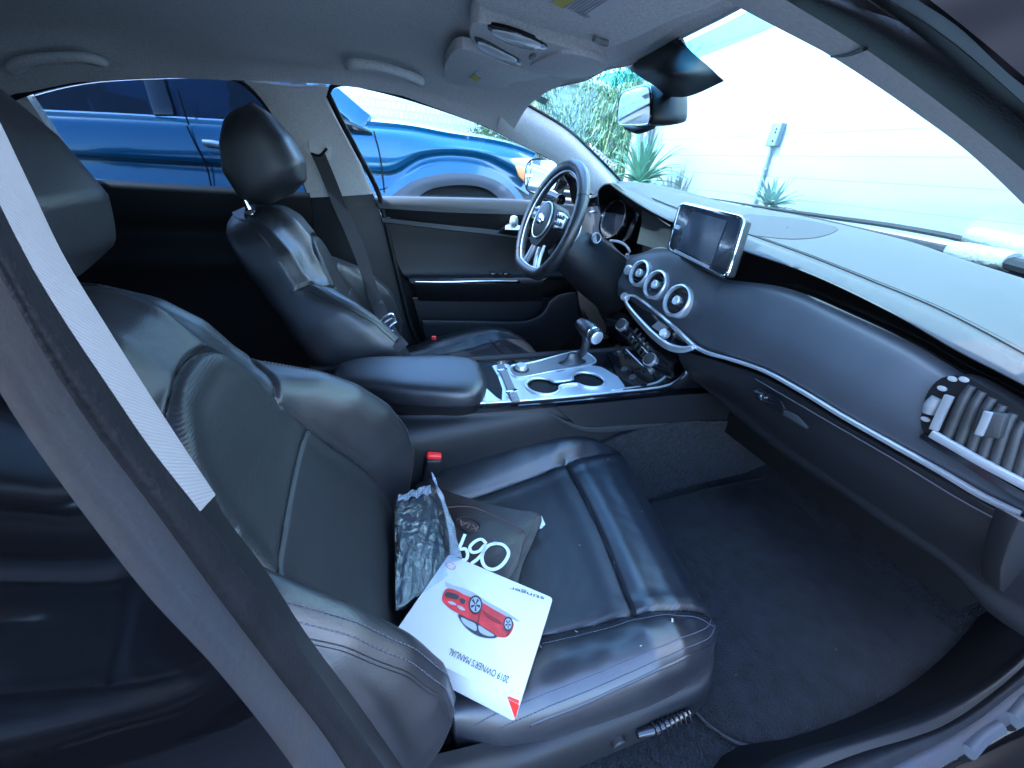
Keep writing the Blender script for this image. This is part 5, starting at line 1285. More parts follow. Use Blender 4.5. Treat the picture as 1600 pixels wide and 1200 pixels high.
# red corner on the spine
sp0 = mp_(*Z7(628, 1046), .0); spd = -mz_
c0_, c1_2 = mp_(*Z7(655, 1058)), mp_(*Z7(630, 1046))
edge_y = -my_
def spine(u, d): return mc_ + mx_ * u - my_ * (.085 + .0004) - mz_ * d
obj('red_corner_mark', [poly([spine(.0948, .0), spine(.080, .0), spine(.086, .012), spine(.0948, .030)], -my_ * .0004),
    poly([mc_ + mx_ * .0935 - my_ * .0850 + mz_ * .0006, mc_ + mx_ * .078 - my_ * .085 + mz_ * .0006, mc_ + mx_ * .080 - my_ * .082 + mz_ * .0006, mc_ + mx_ * .0935 - my_ * .081 + mz_ * .0006], mz_ * .0004)], mat('bright_red_print', (.75, .03, .02), .4), man)

# ---- leather pouch
pA, pB, pC, pD = at(684, 762, 'z', .462), at(846, 803, 'z', .452), at(798, 922, 'z', .448), at(625, 900, 'z', .455)
pnz = np.cross(pB - pA, pD - pA); pnz /= np.linalg.norm(pnz)
if pnz[2] < 0: pnz = -pnz
def ppl(px, py, lift=.0): return atn(px, py, pnz, pnz @ pA + lift)
pts = [ppl(*p) for p in [(684, 763), (715, 772), (760, 785), (800, 794), (843, 802), (847, 808), (838, 836), (818, 880), (800, 925), (720, 915), (632, 900), (655, 830)]]
po = tag(obj('document_pouch', poly(cr(pts, 70, True), -pnz * .024), M['pouch'], None, bevel=.004, segs=4, sharp=80), 'dark brown leather document pouch half under the white manual on the near seat', 'pouch')
obj('pouch_flap', poly(cr([ppl(*p, .0) for p in [(690, 793), (735, 792), (757, 799), (795, 817), (820, 832), (818, 845), (795, 905), (720, 905), (640, 890), (665, 840)]], 70, True), pnz * .003), M['pouch'], po, bevel=.0012, sharp=80)
obj('flap_seam', tube([ppl(*p, .0032) for p in [(690, 793), (735, 792), (757, 799), (795, 817), (819, 831), (818, 842), (806, 870), (792, 905)]], .0007, 6, 60), M['pouchline'], po)
st = stitches([ppl(*p, .001) for p in cr([(838, 806, 0), (826, 838, 0), (810, 872, 0), (794, 910, 0)], 50)[:, :2]], pnz, .0042, .0026, .0006)
obj('pouch_stitching', st, M['pouchline'], po)
pf = lambda px, py, lift: ppl(px, py, lift + .0035)
Z3 = lambda x, y: (650 + x / 5.4545, 700 + y / 5.4545)
ov = [pf(*Z3(445 + 108 * math.cos(a) * .95 - 22 * math.sin(a) * .3, 655 + 58 * math.sin(a) + 28 * math.cos(a)), 0) for a in np.linspace(0, 6.283, 40, endpoint=False)]
eb = obj('embossed_oval', tube(ov, .0011, 6, 60, closed=True), M['pouch'], po)
mtext('embossed_text', 'KIA', Z3(525, 690), Z3(365, 625), .013, M['pouchline'], .0006, plane=pf, parent=eb, z=pnz)
mk = []
def mark(pts, w=.0058):
    P = cr([pf(*Z3(*p), .0012) for p in pts], 46); return ribbon(P, w, .0008, np.cross(np.gradient(P, axis=0), pnz), None)
ww = [mark([(660, 812), (740, 825), (788, 885), (770, 950), (715, 1012), (650, 1036), (590, 1012), (562, 950), (575, 880), (625, 828), (690, 812)], .0062),
      mark([(598, 815), (560, 778), (505, 795), (458, 850), (478, 888), (535, 880), (590, 825), (570, 890), (525, 945), (472, 985)]),
      mark([(418, 735), (392, 800), (372, 862), (420, 860), (440, 905), (425, 950), (390, 955)])]
obj('marker_number', ww, M['whitemark'], po)
obj('paper_scrap', poly([ppl(*p, -.008) for p in [(841, 812), (846, 806), (852, 820), (846, 826), (838, 826)]], pnz * .001), M['label'], po)

# ---- clear plastic bag with a folder inside
def plastic(name, tint, haze):
    m, nt, t = glass_mat(name, tint, 1.0)
    lw = next(n for n in nt.nodes if n.type == 'LAYER_WEIGHT'); gl = next(n for n in nt.nodes if n.type == 'BSDF_GLOSSY'); mx = next(n for n in nt.nodes if n.type == 'MIX_SHADER')
    ml = [n for n in nt.nodes if n.type == 'MATH' and n.operation == 'MULTIPLY_ADD'][0]; ml.inputs[1].default_value = .7; ml.inputs[2].default_value = .05
    gl.inputs['Roughness'].default_value = .06
    tc = nt.nodes.new('ShaderNodeTexCoord'); n = nt.nodes.new('ShaderNodeTexNoise'); n.inputs['Scale'].default_value = 26; n.inputs['Detail'].default_value = 5; n.inputs['Distortion'].default_value = 2
    bp = nt.nodes.new('ShaderNodeBump'); bp.inputs['Distance'].default_value = .012; bp.inputs['Strength'].default_value = .8
    nt.links.new(tc.outputs['Object'], n.inputs['Vector']); nt.links.new(n.outputs['Fac'], bp.inputs['Height']); nt.links.new(bp.outputs['Normal'], lw.inputs['Normal']); nt.links.new(bp.outputs['Normal'], gl.inputs['Normal'])
    if haze > .1:
        d = nt.nodes.new('ShaderNodeBsdfDiffuse'); d.inputs['Color'].default_value = (.6, .66, .75, 1); m2 = nt.nodes.new('ShaderNodeMixShader'); m2.inputs['Fac'].default_value = haze
        out = nt.nodes['Material Output']; nt.links.new(mx.outputs[0], m2.inputs[1]); nt.links.new(d.outputs[0], m2.inputs[2]); nt.links.new(m2.outputs[0], out.inputs['Surface'])
    return m
mpl = plastic('clear_plastic', (.93, .96, .99), .035); mpl2 = plastic('clear_plastic_fold', (.85, .9, .96), .15)
def crumple(L_, R_, zl, zr, nn, nu=26, nv=40, amp=.004, seed=1, lift=.0):
    r = np.random.RandomState(seed)
    a = cr([at(p[0], p[1], 'z', zl) for p in L_], nv); b = cr([at(p[0], p[1], 'z', zr) for p in R_], nv)
    G = a[:, None] * (1 - np.linspace(0, 1, nu))[None, :, None] + b[:, None] * np.linspace(0, 1, nu)[None, :, None]
    h = np.zeros((nv, nu)); X, Y = np.meshgrid(np.linspace(0, 1, nu), np.linspace(0, 1, nv))
    for k in range(9):
        f = r.uniform(2, 11, 2); ph = r.uniform(0, 6.28); h += np.abs(np.sin(f[0] * X * 2 + f[1] * Y + ph)) * r.uniform(.3, 1)
    h = (h - h.mean()) * amp / 2 + lift
    G = G + A(nn) * h[..., None]; return G
bag_root = root('plastic_bag', (0, 0, 0), 'crumpled clear plastic bag with a grey folder inside, against the near seat backrest', 'plastic bag')
G = crumple([(620, 779), (617, 800), (618, 880), (618, 955)], [(678, 760), (684, 800), (692, 850), (700, 900)], .500, .480, (0, 0, 1), amp=.0035, seed=3)
obj('bag_film', solid(G, .0006, (0, 0, 2)), mpl, bag_root, sharp=30)
G = crumple([(622, 776), (622, 782)], [(672, 757), (674, 770)], .508, .500, (0, 0, 1), nu=30, nv=10, amp=.008, seed=5)
obj('bag_mouth', solid(G, .0006, (0, 0, 2)), mpl2, bag_root, sharp=30)
fa = cr([at(674, 740, 'z', .545), at(682, 765, 'z', .525), at(693, 795, 'z', .505), at(700, 830, 'z', .495), at(704, 872, 'z', .49)], 40)
fb = cr([at(675, 741, 'z', .545), at(688, 768, 'z', .520), at(704, 805, 'z', .49), at(714, 840, 'z', .48), at(722, 874, 'z', .478)], 40)
G = fa[:, None] * (1 - np.linspace(0, 1, 12))[None, :, None] + fb[:, None] * np.linspace(0, 1, 12)[None, :, None]
G[..., 0] += .003 * np.sin(np.linspace(0, 18, 40))[:, None] * np.sin(np.linspace(0, 6, 12))[None]; G[..., 2] += .005 * np.sin(np.linspace(0, math.pi, 12))[None]
obj('bag_fold', solid(G, .0006, (0, 0, 2)), mpl2, bag_root, sharp=30)
G = crumple([(679, 760), (680, 800), (686, 850), (690, 880)], [(690, 775), (700, 805), (710, 840), (722, 875)], .485, .478, (0, 0, 1), nu=12, amp=.003, seed=8)
obj('bag_film', solid(G, .0006, (0, 0, 2)), mpl, bag_root, sharp=30)
fo = [at(p[0], p[1], 'z', z) for p, z in [((624, 786), .485), ((676, 775), .470), ((690, 900), .460), ((622, 950), .482)]]
fol = tag(obj('folder', poly(cr([fo[0], fo[0] * .7 + fo[1] * .3, fo[1], fo[1] * .5 + fo[2] * .5, fo[2], fo[2] * .5 + fo[3] * .5, fo[3], fo[3] * .5 + fo[0] * .5], 40, True), (0, 0, -.012)), mat('slate_folder', (.014, .020, .032), .4, var=.3, vscale=30), None, bevel=.002), 'slate grey folder inside the crumpled clear plastic bag on the seat', 'folder')

# lint and a crumb lying on the near cushion
cbv = caster(seatP); cr_ = []
for (px, py, l_) in ((949, 718, .004), (907, 853, .004), (987, 957, .005), (931, 978, .005), (903, 988, .005), (1003, 800, .003), (960, 880, .003), (846, 1012, .004), (1000, 1010, .003), (640, 690, .002)):
    h = drop(cbv, px, py, .0006)
    if h is None: continue
    a_ = random.uniform(0, 3); cr_.append(tube([h, h + A([math.cos(a_), math.sin(a_), .05]) * l_], .0006, 5))
h = drop(cbv, 1050, 972, .001); cr_.append(tube([h, h + A([.002, .002, 0]), h + A([.003, .004, 0])], .0016, 6))
lo3 = obj('lint', cr_, mat('pale_crumbs', (.42, .38, .30), .8), seatP); lo3['kind'] = 'stuff'
# ================================================================= outside
def structure(o, name=None): o['kind'] = 'structure'; return o
m_conc = mat('asphalt_ground', (.06, .061, .062), .85, bump=.4, bscale=30, bdist=.01, var=.15, vscale=1.2)
structure(obj('ground', solid(A([[A([x, y, 0.0]) for x in np.linspace(-60, 60, 9)] for y in np.linspace(-60, 60, 9)]), .2, (0, 0, 5)), m_conc))
# sitting car's own wheels so that it stands on the ground
for x_, y_ in ((1.75, .82), (1.75, -.82), (-1.35, .82), (-1.35, -.82)):
    w = obj('wheel', lathe([(.2, -.11), (.33, -.11), (.345, -.09), (.345, .09), (.33, .11), (.2, .11)], (x_, y_, .345), axes([0, 1, 0]), 40), M['rubber'], car, sharp=40)
    obj('rim', lathe([(.22, -.08), (.215, 0), (.05, .02), (0, .02)], (x_, y_, .345), axes([0, math.copysign(1, y_), 0]), 30), M['chrome'], w)

# front wall of painted blocks
def block_wall(name, col, bw, bh, bumpd, mortar=.006, off=.5, var=.03, rough=.85, mcol=None):
    m, nt, b = nodes(name); b.inputs['Roughness'].default_value = rough; b.inputs['Specular IOR Level'].default_value = .2
    g = nt.nodes.new('ShaderNodeNewGeometry'); sp_ = nt.nodes.new('ShaderNodeSeparateXYZ'); ad = nt.nodes.new('ShaderNodeMath'); ad.operation = 'ADD'; cb = nt.nodes.new('ShaderNodeCombineXYZ')
    nt.links.new(g.outputs['Position'], sp_.inputs[0]); nt.links.new(sp_.outputs['X'], ad.inputs[0]); nt.links.new(sp_.outputs['Y'], ad.inputs[1])
    nt.links.new(ad.outputs[0], cb.inputs['X']); nt.links.new(sp_.outputs['Z'], cb.inputs['Y'])
    br = nt.nodes.new('ShaderNodeTexBrick'); br.inputs['Scale'].default_value = 1; br.inputs['Brick Width'].default_value = bw; br.inputs['Row Height'].default_value = bh; br.inputs['Mortar Size'].default_value = mortar
    br.offset = off; br.inputs['Color1'].default_value = (*col, 1); br.inputs['Color2'].default_value = (*[c * (1 - var) for c in col], 1); br.inputs['Mortar'].default_value = (*(mcol or [c * .72 for c in col]), 1)
    nt.links.new(cb.outputs[0], br.inputs['Vector']); nt.links.new(br.outputs['Color'], b.inputs['Base Color'])
    bp = nt.nodes.new('ShaderNodeBump'); bp.inputs['Distance'].default_value = bumpd; bp.invert = True; nt.links.new(br.outputs['Fac'], bp.inputs['Height']); nt.links.new(bp.outputs['Normal'], b.inputs['Normal'])
    return m
mw = block_wall('white_painted_blocks', (.56, .58, .58), 60, .20, .01, .004, .5, .03, .85, (.42, .44, .44))
tag(obj('block_wall', box((4.30, -2.3, 3.5), (.3, 15.6, 7.0)), mw), 'tall white painted block wall straight ahead of the windshield', 'wall')
mw2 = block_wall('split_face_blocks', (.74, .73, .71), .09, .13, .02, .010, .5, .10, .9, (.60, .59, .58))
tag(obj('side_wall', [box((-2.5, 8.4, 1.3), (16, .3, 2.6)), box((-2.5, 8.4, 2.64), (16.1, .4, .08))], mw2), 'pale textured block wall beyond the blue vehicle', 'wall')

# box and conduit on the wall
bx = at(1213, 211, 'x', 4.12)
eb_ = tag(obj('electrical_box', box(bx + A([0, 0, 0]), (.09, .125, .215)), mat('grey_metal_box', (.13, .16, .18), .5), None, bevel=.008, segs=3), 'small grey electrical box with a pipe below on the white wall', 'electrical box')
obj('conduit', tube([bx + A([.0, .01, -.11]), bx + A([0, -.01, -.55]), bx + A([0, -.02, -1.55])], .016, 10, 8), bpy.data.materials['grey_metal_box'], eb_)
obj('box_knockout', [lathe([(.010, 0), (.010, .003), (0, .003)], bx + A([-.046, -.02, dz]), axes([-1, 0, 0.]), 14) for dz in (.05, .02, -.06)], M['dark'], eb_)
obj('conduit_strap', [box(bx + A([-.012, -.013, -.33]), (.012, .06, .012)), box(bx + A([-.012, -.02, -.8]), (.012, .06, .012))], bpy.data.materials['grey_metal_box'], eb_)

# agaves
m_ag = mat('agave_leaf', (.16, .24, .20), .5, var=.25, vscale=6); m_ag2 = mat('yucca_leaf', (.10, .20, .12), .5, var=.3, vscale=6)
def spiky(name, c, hgt, spread, nleaf, w, m, label, cat, seed, trunk=.5, droop=.25):
    r = random.Random(seed); L_ = []
    o = root(name, (0, 0, 0), label, cat)
    for k in range(nleaf):
        a = r.uniform(0, 6.283); e = r.uniform(.12, 1.35); ln = hgt * r.uniform(.75, 1.1); c0 = A(c)
        d = A([math.cos(a) * math.cos(e) * spread, math.sin(a) * math.cos(e) * spread, math.sin(e)]); side = A([-math.sin(a), math.cos(a), 0])
        P = [c0 + d * ln * t - A([0, 0, 1]) * droop * ln * t ** 2.4 * math.cos(e) for t in (0, .3, .6, .85, 1)]
        L_.append(ribbon(P, [w * .8, w, w * .7, w * .4, w * .05], .006, side, 10))
    obj('leaves', L_, m, o, sharp=80)
    obj('trunk', tube([A(c) - A([0, 0, c[2]]), A(c) - A([0, 0, .05])], [trunk * .2, trunk * .16], 12, 6), mat(name + '_bark', (.16, .12, .08), .9, bump=1, bscale=40, bdist=.01), o)
    return o
pa = at(1203, 322, 'x', 3.75)
spiky('agave', pa + A([0, 0, -.02]), .33, 1.0, 46, .060, m_ag, 'grey green agave at the foot of the white wall below the box', 'plant', 3)
pb = at(1000, 285, 'x', 3.6)
spiky('yucca', pb + A([0, 0, -.02]), .80, 1.0, 70, .085, m_ag2, 'larger spiky plant at the corner under the drooping bamboo', 'plant', 5, droop=.5)
# bamboo behind
m_bam = mat('bamboo_leaf', (.10, .19, .10), .5, var=.35, vscale=3, col2=(.17, .25, .12)); m_cane = mat('bamboo_cane', (.30, .30, .14), .5)
def bamboo(c, n, h, lab, seed, spread=.9):
    r = random.Random(seed); o = root('bamboo', (0, 0, 0), lab, 'bamboo', 'bamboo clumps at the corner of the wall'); canes = []; lv = []
    for k in range(n):
        b0 = A(c) + A([r.uniform(-.35, .35), r.uniform(-.35, .35), 0]); a = r.uniform(0, 6.283); l_ = r.uniform(.3, 1.0) * spread; hh = h * r.uniform(.75, 1.1)
        P = [b0 + A([math.cos(a) * l_ * t ** 2.2, math.sin(a) * l_ * t ** 2.2, hh * (t - .16 * t ** 3)]) for t in (0, .25, .5, .75, 1)]
        Q = cr(P, 24); canes.append(tube(Q, [.016, .004], 6))
        for i in range(4, 24):
            for q in range(r.randint(5, 9)):
                aa = r.uniform(0, 6.283); st = Q[i] + A([math.cos(aa), math.sin(aa), 0]) * r.uniform(0, .20) + A([0, 0, r.uniform(-.12, .12)]); ln = r.uniform(.14, .30)
                d = A([math.cos(aa) * .6, math.sin(aa) * .6, r.uniform(-.9, .2)]); sd = A([-math.sin(aa), math.cos(aa), r.uniform(-.5, .5)])
                m_ = st + d * ln * .5 + sd * .011; m2 = st + d * ln * .5 - sd * .011; e_ = st + d * ln + A([0, 0, -.04])
                lv.append((A([st, m_, e_, m2]), [(0, 1, 2, 3)], 0))
    obj('canes', canes, m_cane, o); 
    V = np.vstack([g[0] for g in lv]); F = [tuple(4 * i + k for k in range(4)) for i in range(len(lv))]
    obj('foliage', (V, F, 0), m_bam, o, smooth=False)
    return o
bamboo((3.7, 6.1, 0), 26, 3.6, 'tall bamboo clump nearest the corner of the white wall', 11)
bamboo((2.7, 6.6, 0), 24, 3.2, 'bamboo clump left of the tallest one, behind the front pillar', 12)
bamboo((4.9, 7.4, 0), 24, 4.0, 'bamboo clump farthest back in the corner', 13)
# beige post and pipe at the corner
pp = at(993, 230, 'x', 4.0)
tag(obj('corner_post', box((pp[0], pp[1], 1.1), (.14, .14, 2.2)), mat('beige_post', (.52, .42, .33), .8, bump=.4, bscale=30, bdist=.004), None, bevel=.01), 'beige post in the corner beside the bamboo', 'post')
pq = at(1010, 225, 'x', 4.08)
tag(obj('wall_pipe', [tube([(pq[0], pq[1], 0), (pq[0], pq[1], 2.3)], .03, 10, 4), box((pq[0] - .03, pq[1], pq[2]), (.05, .12, .08))], bpy.data.materials['grey_metal_box']), 'grey vertical pipe with a small fitting at the wall corner', 'pipe')
# shrub past the blue vehicle
def shrub(c, rx, rz, lab, seed):
    r = random.Random(seed); lv = []; o = root('shrub', (0, 0, 0), lab, 'shrub')
    for k in range(2600):
        while True:
            p = A([r.uniform(-1, 1), r.uniform(-1, 1), r.uniform(-1, 1)])
            if .45 < np.linalg.norm(p) < 1 + .12 * math.sin(p[0] * 9 + p[1] * 7): break
        st = A(c) + p * A([rx, rx * .6, rz]); d = A([r.uniform(-1, 1), r.uniform(-1, 1), r.uniform(-.3, 1)]); d /= np.linalg.norm(d); sd = np.cross(d, [0, .3, 1]); ln = r.uniform(.06, .13)
        lv.append(A([st, st + d * ln * .5 + sd * ln * .16, st + d * ln, st + d * ln * .5 - sd * ln * .16]))
    obj('foliage', (np.vstack(lv), [tuple(4 * i + k for k in range(4)) for i in range(len(lv))], 0), m_bam, o, smooth=False)
    obj('stem', [tube([(c[0] + dx_, c[1], 0), (c[0] + dx_ * 2, c[1], c[2])], [.02, .01], 6, 4) for dx_ in (-.1, 0, .12)], m_cane, o)
sc = at(778, 212, 'y', 6.6)
shrub((sc[0], 6.6, sc[2] - .25), .55, .55, 'low green shrub against the textured wall past the blue bonnet', 21)

# ---------------- blue vehicle parked alongside
suv = root('parked_suv', (0, 0, 0), 'blue sport utility vehicle parked on the far side, seen through the windows', 'suv')
mb = mat('blue_car_paint', (.012, .085, .17), .2, metal=.3, coat=1)
Y0 = 1.90
def SP(pts, y): return AX(pts, 'y', y)
belt = SP([(-330, 150), (-100, 163), (50, 173), (200, 180), (350, 189), (450, 193), (575, 196), (640, 202), (700, 213), (760, 222), (800, 231), (835, 244)], Y0 + .03)
sh1 = SP([(-330, 165), (-100, 178), (50, 188), (200, 196), (350, 205), (450, 209), (575, 213), (640, 217), (700, 225), (760, 234), (800, 243), (836, 255)], Y0 - .02)
cr1 = SP([(-330, 220), (-100, 230), (135, 240), (240, 246), (350, 252), (450, 258), (565, 262), (610, 262), (650, 240), (700, 233), (760, 240), (795, 256), (828, 275)], Y0 - .04)
cr2 = SP([(-330, 228), (-100, 238), (135, 248), (240, 254), (350, 260), (450, 266), (565, 268), (615, 272), (655, 250), (700, 243), (755, 250), (790, 266), (828, 290)], Y0 - .005)
lo1 = SP([(-330, 290), (-100, 292), (135, 300), (240, 304), (350, 308), (450, 312), (565, 300), (620, 288), (660, 262), (705, 256), (752, 262), (790, 282), (826, 305)], Y0 - .03)
n_ = 90
sk = cr_keep([cr(belt, n_), cr(sh1, n_), cr(cr1, n_), cr(cr2, n_), cr(lo1, n_)], 40)
obj('body_side', solid(sk, .01, CAM), mb, suv, sharp=40)
far = sk.copy(); far[..., 1] = 2 * 2.85 - far[..., 1]
obj('body_side', solid(far, .01, CAM), mb, suv)
L0 = cr(lo1, n_)
lowr = [L0, [A([p[0], p[1] - .01, max(.30, p[2] - .3)]) for p in L0]]
keep = [k for k in range(n_) if L0[k][0] < -.15]
lw = [[A([L0[k][0], L0[k][1] + dy, z_ if z_ else L0[k][2]]) for k in keep] for dy, z_ in ((0, None), (-.02, .7), (0, .55), (.02, .32))]
obj('door_lower_skin', solid(A(lw), .01, CAM), mb, suv)
# bonnet, roof, front
bl_ = cr(belt, n_); hk = [k for k in range(n_) if bl_[k][0] > -.12]
hr_ = []
for s in np.linspace(0, 1, 14):
    hr_.append([A([bl_[k][0] + .10 * math.sin(math.pi * s), bl_[k][1] * (1 - s) + (2 * 2.85 - bl_[k][1]) * s, bl_[k][2] + .05 * math.sin(math.pi * s) ** .6]) for k in hk])
obj('bonnet', solid(A(hr_), .02, (0, 2.8, 0)), mb, suv, sharp=50)
roofz_ = 1.72
pz0 = bl_[hk[0]]
obj('roof', solid(A([[A([x_, y, roofz_ - .03 * ((y - 2.85) / .8) ** 2 - (.0 if x_ < -1 else .05 * (x_ + 1))]) for x_ in np.linspace(-3.2, -.75, 8)] for y in np.linspace(2.08, 3.62, 9)]), .04, (0, 2.8, 5)), mb, suv)
def pil(a, b, w, name='roof_pillar', m=mb): return obj(name, ribbon([a, (A(a) + A(b)) / 2 + A([0, .01, .012]), b], w, .05, (1, 0, 0), 12), m, suv, bevel=.01)
bz = lambda x: float(np.interp(x, bl_[:, 0], bl_[:, 2]))
for yy, s in ((1.95, 1), (3.75, -1)):
    pil((-.09, yy, bz(-.09)), (-.78, yy + s * .15, roofz_ - .03), .10); pil((-1.05, yy, bz(-1.05)), (-1.12, yy + s * .15, roofz_), .09, m=M['gloss']); pil((-2.0, yy, bz(-2)), (-2.1, yy + s * .15, roofz_), .14, m=M['gloss']); pil((-3.1, yy, 1.1), (-3.1, yy + s * .15, roofz_), .4)
    wb_ = [A([x_, yy + s * .01, bz(x_) + .005]) for x_ in np.linspace(-3.1, -.12, 20)]; wt_ = [A([min(x_, -.75) if x_ > -.75 else x_, yy + s * .14, roofz_ - .04]) for x_ in np.linspace(-3.1, -.76, 20)]
    obj('side_window', solid(A([wb_, wt_]), .006, (0, 2.8, 5)), glass_mat('suv_glass', (.30, .38, .5), 1.0)[0] if s == 1 else bpy.data.materials['suv_glass'], suv)
    obj('belt_chrome', tube([p + A([0, -s * .018, -.004]) for p in wb_], .009, 8, 40), M['bright'], suv)
obj('suv_windshield', solid(A([[A([-.05 + .12 * math.sin(math.pi * t), 2.0 + 1.7 * t, bz(-.09) + .03 * math.sin(math.pi * t)]) for t in np.linspace(0, 1, 10)], [A([-.76 + .08 * math.sin(math.pi * t), 2.1 + 1.5 * t, roofz_ - .05]) for t in np.linspace(0, 1, 10)]]), .006, (0, 0, 0)), bpy.data.materials['suv_glass'], suv)
obj('suv_seat', [box((-.75, y, 1.0), (.14, .46, .6)) for y in (2.4, 3.25)] + [box((-1.7, y, 1.0), (.14, .46, .6)) for y in (2.4, 3.25)] + [box((-.78, y, 1.40), (.1, .26, .18)) for y in (2.4, 3.25)], M['dark'], suv, bevel=.03, segs=3)
obj('suv_underbody', box((-1.2, 2.85, .62), (3.9, 1.6, .55)), M['dark'], suv, bevel=.05)
# wheels
wcx = at(717, 300, 'y', Y0)[0]
for x_ in (wcx, wcx - 2.9):
    for yy, s in ((Y0 + .09, -1), (3.72, 1)):
        w = obj('wheel', lathe([(.27, -.13), (.40, -.13), (.425, -.10), (.425, .10), (.40, .13), (.27, .13)], (x_, yy, .425), axes([0, 1, 0]), 48), M['rubber'], suv, sharp=40)
        obj('rim', [lathe([(.285, .10), (.27, .04), (.08, .07), (0, .07)], (x_, yy, .425), axes([0, s, 0]), 40)], M['alu'], w)
ac = [(wcx + .50 * math.cos(a), .46 + .50 * math.sin(a) + .0) for a in np.linspace(0, math.pi, 40)]
zt = at(715, 268, 'y', Y0)[2]; kz = (zt - .46) / .50
obj('wheel_arch_cladding', [ribbon([A([x_, Y0 - .045, .46 + (z_ - .46) * kz]) for x_, z_ in ac], .07, .05, (0, 0, 1), 50)], M['plastic'], suv) if False else None
ring_o = SP([(586, 330), (612, 306), (640, 286), (672, 275), (715, 270), (755, 275), (785, 288), (808, 312), (818, 335)], Y0 - .045)
ring_i = SP([(640, 330), (652, 310), (672, 296), (695, 291), (718, 289), (745, 291), (768, 299), (785, 314), (792, 335)], Y0 - .030)
ro, ri = cr(ring_o, 50), cr(ring_i, 50)
obj('fender_lip', solid(A([cr(SP([(565, 298), (600, 296), (630, 278), (665, 261), (710, 255), (755, 260), (792, 280), (818, 310), (826, 335)], Y0 - .030), 50), ro]), .01, CAM), mb, suv)
obj('wheel_arch_cladding', solid(cr_keep([ro, (ro + ri) / 2 + A([0, -.008, 0]), ri], 8), .04, CAM), mat('grey_cladding', (.10, .105, .12), .55), suv)
obj('wheel_well', poly([p + A([0, .05, 0]) for p in ri], (0, .02, 0)), M['dark'], suv)
# door seam, handle, side mirror triangle
obj('door_seam', [tube([A(p) for p in SP([(277, 140), (295, 195)], Y0 - .03)], .004, 6, 6), tube(SP([(292, 197), (305, 225), (322, 258), (332, 300)], Y0 - .045), .004, 6, 12), tube(SP([(584, 205), (592, 235), (598, 275), (600, 300)], Y0 - .045), .004, 6, 12)], M['dark'], suv)
obj('door_handle', [tube(SP([(317, 222), (335, 224), (352, 228), (366, 232)], Y0 - .085), [.012, .014, .014, .010], 10, 12), tube(SP([(318, 224), (360, 230)], Y0 - .06), .012, 8, 4)], M['chrome'], suv)
mtri = SP([(531, 186), (540, 186), (580, 205), (582, 209), (540, 205)], Y0 - .035)
obj('mirror_base', poly(mtri, (0, .05, 0)), M['gloss'], suv, bevel=.004)
obj('door_mirror', poly(cr(SP([(352, 150), (360, 132), (375, 138), (384, 152), (388, 165), (372, 170), (356, 165)], Y0 - .12), 30, True), (0, -.14, 0)), mb, suv, bevel=.03, segs=4) if False else None
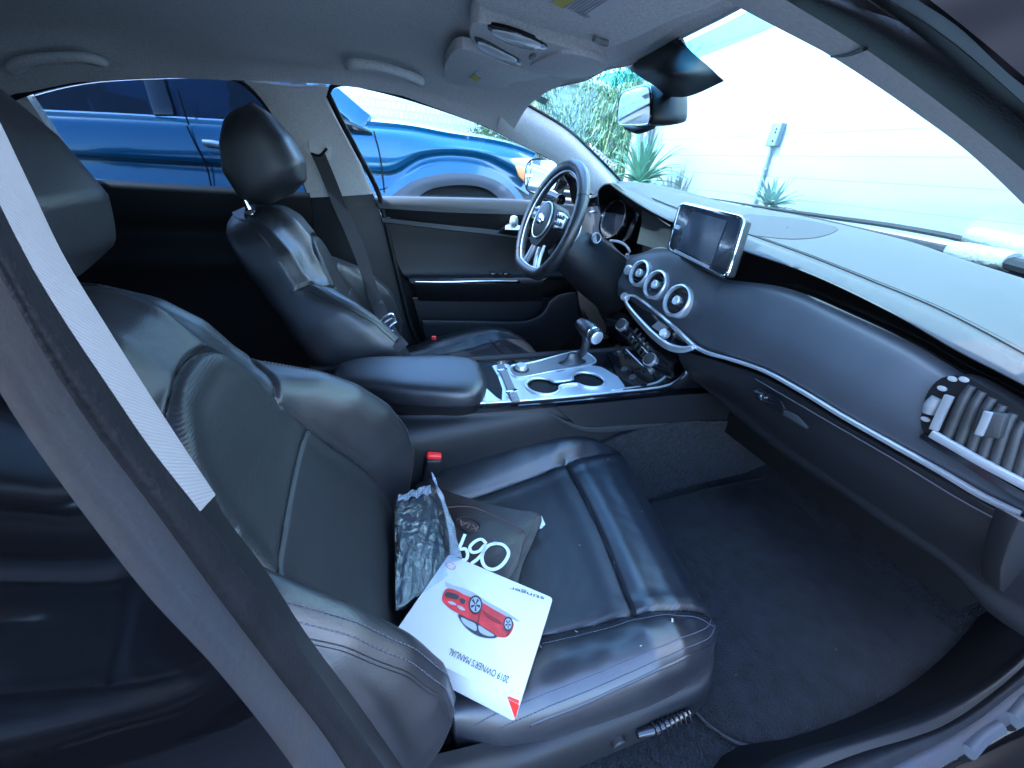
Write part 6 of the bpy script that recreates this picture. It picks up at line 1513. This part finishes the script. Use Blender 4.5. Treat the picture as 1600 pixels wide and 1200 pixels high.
# front end
fx = bl_[-1][0]
nz_ = [SP([(800, 228), (835, 243), (850, 262), (856, 285), (856, 315)], Y0 + .0)]
fr0 = [A([fx - .02, Y0 + .0, 1.14]), A([fx + .03, Y0 + .0, 1.0]), A([fx + .06, Y0, .8]), A([fx + .05, Y0, .5]), A([fx, Y0, .35])]
rowsF = []
for t in np.linspace(0, 1, 14):
    b_o = .14 * math.sin(math.pi * t) ** .5; rowsF.append([p * A([1, 0, 1]) + A([b_o, Y0 + 1.9 * t, 0]) for p in cr(fr0, 12)])
obj('front_fascia', solid(A(rowsF), .02, (0, 2.8, .6)), mb, suv)
hl0 = SP([(797, 250), (815, 247), (845, 252), (850, 262), (838, 268), (815, 263)], Y0 - .040)
obj('headlight', poly(cr(hl0, 30, True), (0, .04, 0)), M['lens'], suv, bevel=.004)
obj('indicator', poly(SP([(804, 258), (820, 262), (828, 282), (822, 286), (812, 276)], Y0 - .042), (0, .04, 0)), mat('amber_lens', (.85, .35, .12), .25), suv, bevel=.003)
obj('lower_lamp_trim', poly(SP([(850, 255), (905, 262), (915, 320), (850, 320)], Y0 + .10), (0, .03, 0)), M['gloss'], suv)
obj('grille_bar', [tube(SP([(858, y), (912, y + 6)], Y0 + .085), .010, 8, 4) for y in (272, 284, 296, 308)], M['chrome'], suv)
# ================================================================= camera and light
cd = bpy.data.cameras.new('camera'); co = bpy.data.objects.new('camera', cd); COL.objects.link(co)
cd.sensor_width = 36; cd.lens = FPX / 1600 * 36; cd.clip_start = .01; cd.clip_end = 400
Mw = Matrix.Identity(4)
for i in range(3):
    Mw[i][0] = ROT[0][i]; Mw[i][1] = -ROT[1][i]; Mw[i][2] = -ROT[2][i]; Mw[i][3] = CAM[i]
co.matrix_world = Mw; SC.camera = co
w = bpy.data.worlds.new('World'); SC.world = w; w.use_nodes = True; nt = w.node_tree
bg = nt.nodes['Background']; sky = nt.nodes.new('ShaderNodeTexSky'); sky.sky_type = 'NISHITA'; sky.sun_disc = False
EL, AZ = math.radians(48), math.radians(-72)
sky.sun_elevation = EL; sky.sun_rotation = AZ; bg.inputs['Strength'].default_value = .15
nt.links.new(sky.outputs[0], bg.inputs['Color'])
sd_ = Vector((math.sin(AZ) * math.cos(EL), math.cos(AZ) * math.cos(EL), math.sin(EL)))
su = bpy.data.lights.new('sun', 'SUN'); su.energy = 2.0; su.angle = math.radians(.5); su.color = (1, .95, .88)
so_ = bpy.data.objects.new('sun', su); COL.objects.link(so_); so_.rotation_euler = sd_.to_track_quat('Z', 'Y').to_euler()
SC.view_settings.view_transform = 'Standard'; SC.view_settings.look = 'None'; SC.view_settings.gamma = 1; SC.view_settings.exposure = 3.6; SC.view_settings.use_white_balance = True; SC.view_settings.white_balance_temperature = 5350; SC.view_settings.white_balance_tint = 10
SC.render.resolution_x = 1024; SC.render.resolution_y = 768
SC.render.engine = 'CYCLES'; SC.cycles.max_bounces = 10; SC.cycles.transparent_max_bounces = 24; SC.cycles.diffuse_bounces = 5
